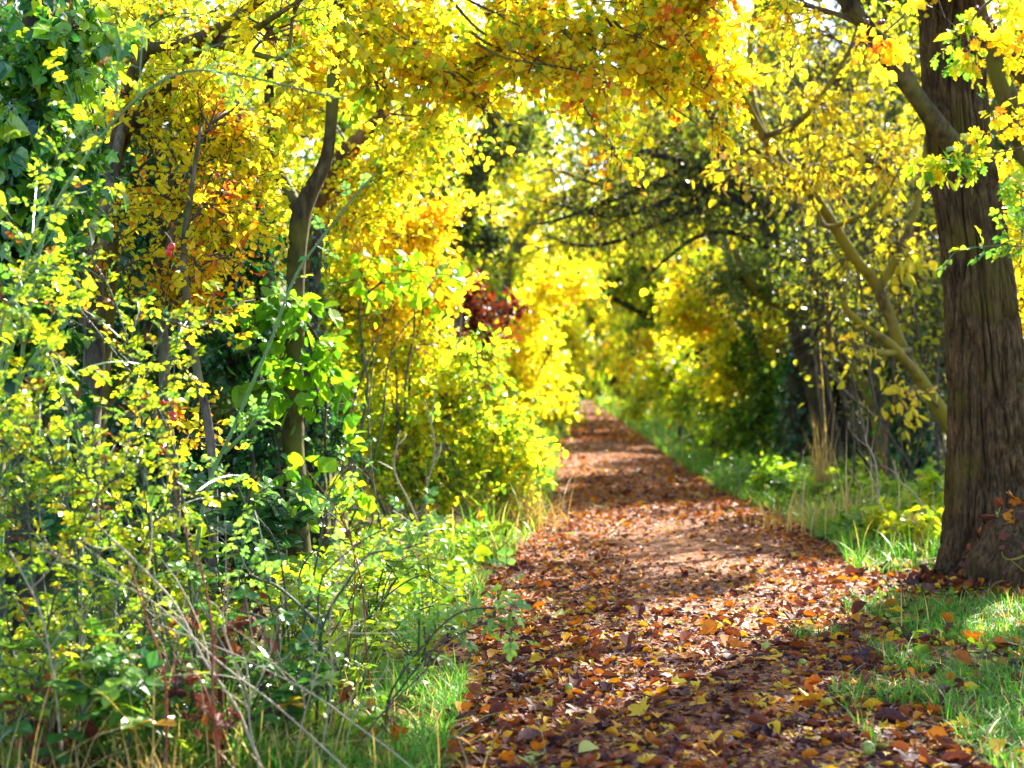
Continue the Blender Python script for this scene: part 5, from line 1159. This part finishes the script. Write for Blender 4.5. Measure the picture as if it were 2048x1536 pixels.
for i, (pp, r0, mt, lab) in enumerate([
    (pts((505, 1480, 5.3), (470, 1400, 5.3), (410, 1310, 5.35), (345, 1200, 5.4), (270, 1120, 5.4), (215, 1070, 5.4), (178, 1030, 5.4)), .0065, 'stalk', 'thickest pale dead stalk slanting up to the left through the low tangle'),
    (pts((700, 1440, 5.4), (590, 1370, 5.4), (470, 1310, 5.4), (350, 1260, 5.4), (250, 1220, 5.4)), .004, 'stalk', 'long pale dead stem lying low from the grass to the left'),
    (pts((560, 1420, 5.3), (440, 1330, 5.3), (300, 1200, 5.3), (180, 1140, 5.3), (60, 1090, 5.3)), .004, 'stalk', 'thin pale dead stem crossing behind the thickest stalk'),
    (pts((330, 1540, 5.2), (330, 1350, 5.2), (290, 1220, 5.2), (260, 1120, 5.2)), .006, 'redstem', 'upright reddish brown dead stem left of the thickest stalk'),
    (pts((440, 1540, 5.2), (430, 1400, 5.2), (425, 1250, 5.2), (400, 1120, 5.2)), .006, 'redstem', 'upright reddish stem just right of the thickest stalk'),
    (pts((735, 1330, 6.6), (725, 1180, 6.6), (690, 1060, 6.6), (650, 985, 6.6)), .005, 'redstem', 'red stem curving out of the blue green rose sprays'),
    (pts((700, 1330, 6.6), (712, 1150, 6.6), (700, 1060, 6.6)), .005, 'redstem', 'straight red stem inside the blue green rose sprays'),
    (pts((640, 1500, 5.5), (660, 1350, 5.5), (655, 1250, 5.5), (690, 1100, 5.5)), .004, 'stalk', 'thin straw stalk standing in front of the blue green sprays'),
    (pts((590, 1530, 5.4), (610, 1420, 5.4), (650, 1300, 5.4), (720, 1250, 5.4)), .004, 'stalk', 'thin straw stalk leaning right above the lush grass'),
    (pts((850, 1100, 13), (830, 1030, 13), (790, 940, 13), (800, 860, 13)), .014, 'stalk', 'pale forked hedge stem bare of leaves, low in the yellow green shrub'),
    (pts((700, 1040, 13.5), (715, 900, 13.5), (735, 780, 13.5), (725, 700, 13.5), (718, 600, 13.5)), .018, 'bark_grey', 'grey zigzag bare stem in front of the orange leaved shrub'),
    (pts((860, 1110, 12.4), (850, 1000, 12.4), (870, 900, 12.4), (850, 800, 12.4)), .011, 'stalk', 'pale bare stem standing before the bulging fine leaved shrub'),
    (pts((130, 1540, 5.2), (110, 1350, 5.2), (80, 1220, 5.2), (20, 1100, 5.2)), .006, 'stalk', 'pale brown dead stem beside the broad leaved bramble'),
    (pts((520, 1536, 5.25), (500, 1420, 5.25), (540, 1330, 5.25), (545, 1260, 5.25)), .004, 'stalk', 'slim tan stem with seed tips above the lower left grass')]):
    stalk(lab, pp, r0, 520 + i, mt, 7 if r0 < .01 else 4, fl=.3)
tuft('dry_grass', 'tan dead grass matted under the brambles in the lower left', P(300, 1480, 5.6), 700, .26, .003, .4, .5, 541, lean=1.0)

shrub('thicket_shrub', 'leafless brown tangle of thin twigs behind the leaning willow', 'shrub', P(1800, 1000, 18.6) * [1, 1, 0],
      [clump(1700, 480, 18.2, 110, 120, 22, .3), clump(1800, 560, 18.4, 90, 140, 26, .3), clump(1660, 640, 18.6, 90, 100, 16, .3), clump(1790, 330, 18.4, 100, 130, 22, .3), clump(1840, 780, 18.6, 60, 120, 14, .3), clump(1600, 330, 18.6, 110, 100, 16, .4), clump(1700, 160, 18.6, 130, 110, 20, .4), clump(1560, 120, 18.8, 110, 90, 14, .4)],
      'lance', 'twig', (LANCE, OVAL), .09, 592, 18, tw_len=.9, twigs=9, nleaf=2, sr=.022, sw=.6, twr=.0055, stemmat='bark_grey')
# more of the low tangle: short arching canes from one root each
def arcs(g, x, y, n, h, reach):
    out = []
    for k in range(n):
        a = g.uniform(0, 6.28); r = reach * g.uniform(.5, 1); hh = h * g.uniform(.6, 1.1); c, s = math.cos(a), math.sin(a) * .6
        out.append(np.array([[x, y, -.03], [x + c * r * .25, y + s * r * .25, hh * .7], [x + c * r * .6, y + s * r * .6, hh], [x + c * r, y + s * r, hh * .8]]))
    return out
ga = np.random.default_rng(77)
for i, (x, y, n, h, rc, sz, nl, tn, mt, lab) in enumerate([
    (-1.55, 5.5, 6, .5, .5, .07, 14, .55, 'bramble', 'knee high bramble between the broad leaved one and the thickest dead stalk'),
    (-.95, 5.75, 6, .42, .5, .06, 14, .5, 'bramble', 'low bramble with small leaves right of the thickest dead stalk'),
    (-1.75, 6.4, 7, .75, .6, .075, 16, .6, 'nettle', 'yellow green leafy bramble behind the broad leaved one'),
    (-1.1, 6.8, 6, .5, .6, .055, 13, .5, 'nettle', 'lime green bramble in the middle of the low tangle'),
    (-.75, 6.6, 5, .36, .45, .045, 12, .55, 'nettle', 'fresh green leafy bramble behind the dark thorny stem'),
    (-2.2, 7.2, 7, 1.0, .7, .08, 16, .35, 'bramble', 'tall shaded bramble under the rose canes at the far left'),
    (-1.5, 7.6, 7, .9, .7, .08, 16, .3, 'bramble', 'shaded bramble filling the gap below the red hips'),
    (-.85, 8.6, 8, .5, .6, .06, 14, .5, 'nettle', 'pale green bramble at the foot of the hedge by the path'),
    (-.5, 7.6, 5, .25, .4, .05, 10, .5, 'nettle', 'small fresh bramble spilling onto the left edge of the litter')]):
    bramble(lab, (x, y, 0), arcs(ga, x, y, n, h, rc), sz, nl, tn, 560 + i, mt, .005)
g = np.random.default_rng(640)
for k in range(34):
    x = g.uniform(-1.95, -.55); y = g.uniform(5.35, 6.6); p0 = np.array([x, y, 0.]); a = g.normal() * .5; h = g.uniform(.35, 1.0)
    p3 = p0 + np.array([math.sin(a) * h, g.normal() * .15, math.cos(a) * h])
    lab, gr = ('thin straw coloured dead stem standing in the low tangle of the lower left', 'thin straw stems in the low tangle') if k % 3 else ('thin dark brown dead stem standing in the low tangle of the lower left', 'thin brown stems in the low tangle')
    o = stalk(lab, np.array([p0, p0 * .65 + p3 * .35 + [g.normal() * .03, 0, .02], p0 * .3 + p3 * .7 + [g.normal() * .03, 0, .03], p3]), g.uniform(.0025, .005), 650 + k, 'stalk' if k % 3 else 'twig', 5, fl=.2); o['group'] = gr
def dead_plant(label, x, y, h, n, seed):
    g = np.random.default_rng(seed); b = MB(); lb = MB(); base = np.array([x, y, 0.])
    for c in arcs(g, x, y, n, h, .35):
        q, r = smooth_path(c, [.005, .004, .003, .0015], 5); b.tubes(q, r, 5)
        m = 7; i = g.integers(3, len(q), m); pos = q[i] + g.normal(size=(m, 3)) * .012; yd = rnd_unit(g, m) - [0, 0, .6]
        lb.leaves(pos, yd, rnd_unit(g, m), .06 * np.exp(g.normal(size=m) * .3), CURL2, np.clip(g.normal(.28, .16, m), 0, .65), 0)
    r = thing('dead_plant', base, label, 'plant'); link('stem', b.mesh('stem', [M['redstem']], base), r); link('foliage', lb.mesh('foliage', [M['fallen']], base), r)
for i, (px, py, d, h, n, lab) in enumerate([(120, 1536, 5.3, .45, 5, 'withered brown plant beside the broad leaved bramble'), (450, 1500, 5.4, .4, 5, 'withered plant with rust brown leaves under the thickest dead stalk'), (420, 1400, 5.9, .55, 6, 'tallest withered brown plant, among the rose canes'),
    (540, 1230, 7.6, .5, 6, 'russet withered plant glowing in the gap left of the dark thorny stem'), (590, 1440, 5.9, .3, 4, 'small withered plant at the back of the lush grass')]):
    p = P(px, py, d); dead_plant(lab, p[0], d, h, n, 580 + i)
shrub('thicket_shrub', 'dark leaved thicket added for the deep shade behind the rose canes and left trunks', 'shrub', P(330, 1150, 10.6) * [1, 1, 0],
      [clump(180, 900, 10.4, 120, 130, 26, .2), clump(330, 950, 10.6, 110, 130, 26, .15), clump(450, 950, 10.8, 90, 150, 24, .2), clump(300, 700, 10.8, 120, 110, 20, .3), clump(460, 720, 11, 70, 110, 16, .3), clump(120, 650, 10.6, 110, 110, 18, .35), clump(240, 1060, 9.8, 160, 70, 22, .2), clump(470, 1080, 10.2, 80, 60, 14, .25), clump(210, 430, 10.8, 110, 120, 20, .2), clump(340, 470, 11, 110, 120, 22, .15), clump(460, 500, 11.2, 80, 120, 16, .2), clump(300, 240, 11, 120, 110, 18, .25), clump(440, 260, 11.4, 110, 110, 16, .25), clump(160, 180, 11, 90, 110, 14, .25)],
      'ivy', 'twig_dark', (OVAL, IVYS), .075, 591, 22, tw_len=.4, twigs=6, nleaf=5, sr=.016, sw=.7, stemmat='bark_dark')  # dark foliage put in as a backdrop to darken the gaps between leaves
shrub('hedge_shrub', 'blue green shrub closing the very end of the path', 'shrub', P(1172, 802, 196) * [1, 1, 0],
      [clump(1172, 770, 198, 22, 26, 34, .3), clump(1185, 745, 200, 26, 26, 30, .35), clump(1160, 735, 200, 22, 26, 26, .4), clump(1200, 775, 198, 24, 22, 20, .3)],
      'ivy', 'twig_dark', (SIX,), .5, 593, 6, tw_len=2.2, twigs=6, nleaf=7, sr=.08, twr=.03)
# trees whose crowns meet over the middle of the path
tree('tree', 'bright yellow tree leaning from the left to roof the middle of the path', 'tree', P(985, 885, 40) * [1, 1, 0],
     [(pts((985, 890, 40), (990, 700, 40), (1010, 560, 40), (1060, 450, 40), (1150, 380, 40), (1240, 350, 40)), [.3, .26, .2, .16, .12, .05]), (pts((990, 640, 40), (960, 480, 40), (970, 300, 40)), [.16, .12, .05])],
     [clump(1060, 420, 40, 80, 80, 15, .36), clump(1140, 480, 40, 90, 60, 16, .42), clump(1230, 500, 40.5, 80, 50, 14, .44), clump(1000, 330, 40, 90, 90, 14, .34), clump(1110, 330, 40, 90, 80, 14, .36), clump(1220, 380, 40, 90, 70, 13, .4), clump(1020, 520, 40, 60, 60, 12, .38), clump(920, 420, 40, 80, 110, 12, .36), clump(1100, 220, 40, 140, 70, 18, .36), clump(1060, 330, 41, 90, 80, 18, .36), clump(970, 240, 40, 100, 80, 14, .36), clump(1190, 270, 40, 90, 70, 14, .38), clump(1180, 215, 40, 80, 50, 26, .38), clump(1230, 180, 40, 70, 50, 18, .4), clump(1140, 180, 40, 70, 50, 18, .38)],
     'yellow', 'bark_grey', 'twig', tplx=(SIX,), size=.13, seed=601, nleaf=7, twigs=6, tw_len=.9, thick=.03, twr=.01)
tree('tree', 'yellow tree leaning from the right over the path beyond the long straight dark bough', 'tree', P(1330, 848, 62) * [1, 1, 0],
     [(pts((1335, 850, 62), (1330, 720, 62), (1310, 600, 62), (1270, 500, 62), (1210, 420, 62)), [.35, .3, .24, .18, .06])],
     [clump(1220, 590, 62, 60, 40, 16, .38), clump(1290, 560, 62, 60, 60, 16, .4), clump(1170, 540, 62, 60, 50, 14, .4), clump(1380, 520, 62, 70, 70, 16, .42), clump(1250, 450, 62, 90, 70, 16, .38), clump(1350, 420, 62, 90, 80, 15, .36), clump(1430, 450, 62, 80, 90, 14, .4), clump(1320, 650, 62, 40, 40, 9, .3)],
     'yellow', 'bark_grey', 'twig', tplx=(SIX,), size=.18, seed=602, nleaf=7, twigs=6, tw_len=1.3, thick=.04, twr=.015)

# ------------------------------------------------------------------ light, air, camera
HAZE = 0
AZ, EL = math.radians(29), math.radians(37)
sv = Vector((math.sin(AZ) * math.cos(EL), math.cos(AZ) * math.cos(EL), math.sin(EL)))
sl = bpy.data.lights.new('sun', 'SUN'); sl.energy = 5.0; sl.angle = math.radians(.5); sl.color = (1, .93, .8)
so = bpy.data.objects.new('sun', sl); COL.objects.link(so); so.rotation_euler = (-sv).to_track_quat('-Z', 'Y').to_euler()
if HAZE > 0:
    hb = MB(); hv = np.array([(x, y, z) for x in (-330, 330) for y in (-330, 640) for z in (-2, 45)], float)
    hb.raw(hv, np.array([0, 1, 3, 2, 4, 6, 7, 5, 0, 4, 5, 1, 2, 3, 7, 6, 0, 2, 6, 4, 1, 5, 7, 3]), [4] * 6)
    hm, hnt, hout = nodes('thin_haze'); pv = hnt.nodes.new('ShaderNodeVolumePrincipled'); pv.inputs['Color'].default_value = (1, .97, .9, 1); pv.inputs['Density'].default_value = HAZE; pv.inputs['Anisotropy'].default_value = .55
    hnt.links.new(pv.outputs[0], hout.inputs['Volume'])
    ho = kind(link('haze', hb.mesh('haze', [hm])), 'stuff')
w = bpy.data.worlds.new('World'); sc.world = w; w.use_nodes = True
nt = w.node_tree; bg = nt.nodes['Background']; sk = nt.nodes.new('ShaderNodeTexSky'); sk.sky_type = 'NISHITA'; sk.sun_disc = False
sk.sun_elevation = EL; sk.sun_rotation = AZ % (2 * math.pi); nt.links.new(sk.outputs[0], bg.inputs[0]); bg.inputs[1].default_value = .10

cam = bpy.data.cameras.new('camera'); co = bpy.data.objects.new('camera', cam); COL.objects.link(co); sc.camera = co
co.location = (0, 0, EYE); co.rotation_euler = (math.pi / 2, 0, 0)
cam.sensor_width = 36; cam.lens = 36 * F / 2048; cam.shift_y = (HOR - 768) / 2048; cam.clip_end = 3000; cam.clip_start = .05
cam.dof.use_dof = True; cam.dof.focus_distance = 8.0; cam.dof.aperture_fstop = 1.8
sc.view_settings.view_transform = 'Standard'; sc.view_settings.look = 'None'; sc.view_settings.exposure = 2.4; sc.view_settings.gamma = 1
sc.render.engine = 'CYCLES'; sc.cycles.use_denoising = True
sc.cycles.max_bounces = 10; sc.cycles.diffuse_bounces = 5; sc.cycles.glossy_bounces = 3; sc.cycles.transmission_bounces = 8
sc.cycles.caustics_reflective = False; sc.cycles.caustics_refractive = False; sc.cycles.sample_clamp_indirect = 8
print('LEAVES', LEAFN[0], 'POLYS', sum(len(m.polygons) for m in bpy.data.meshes))
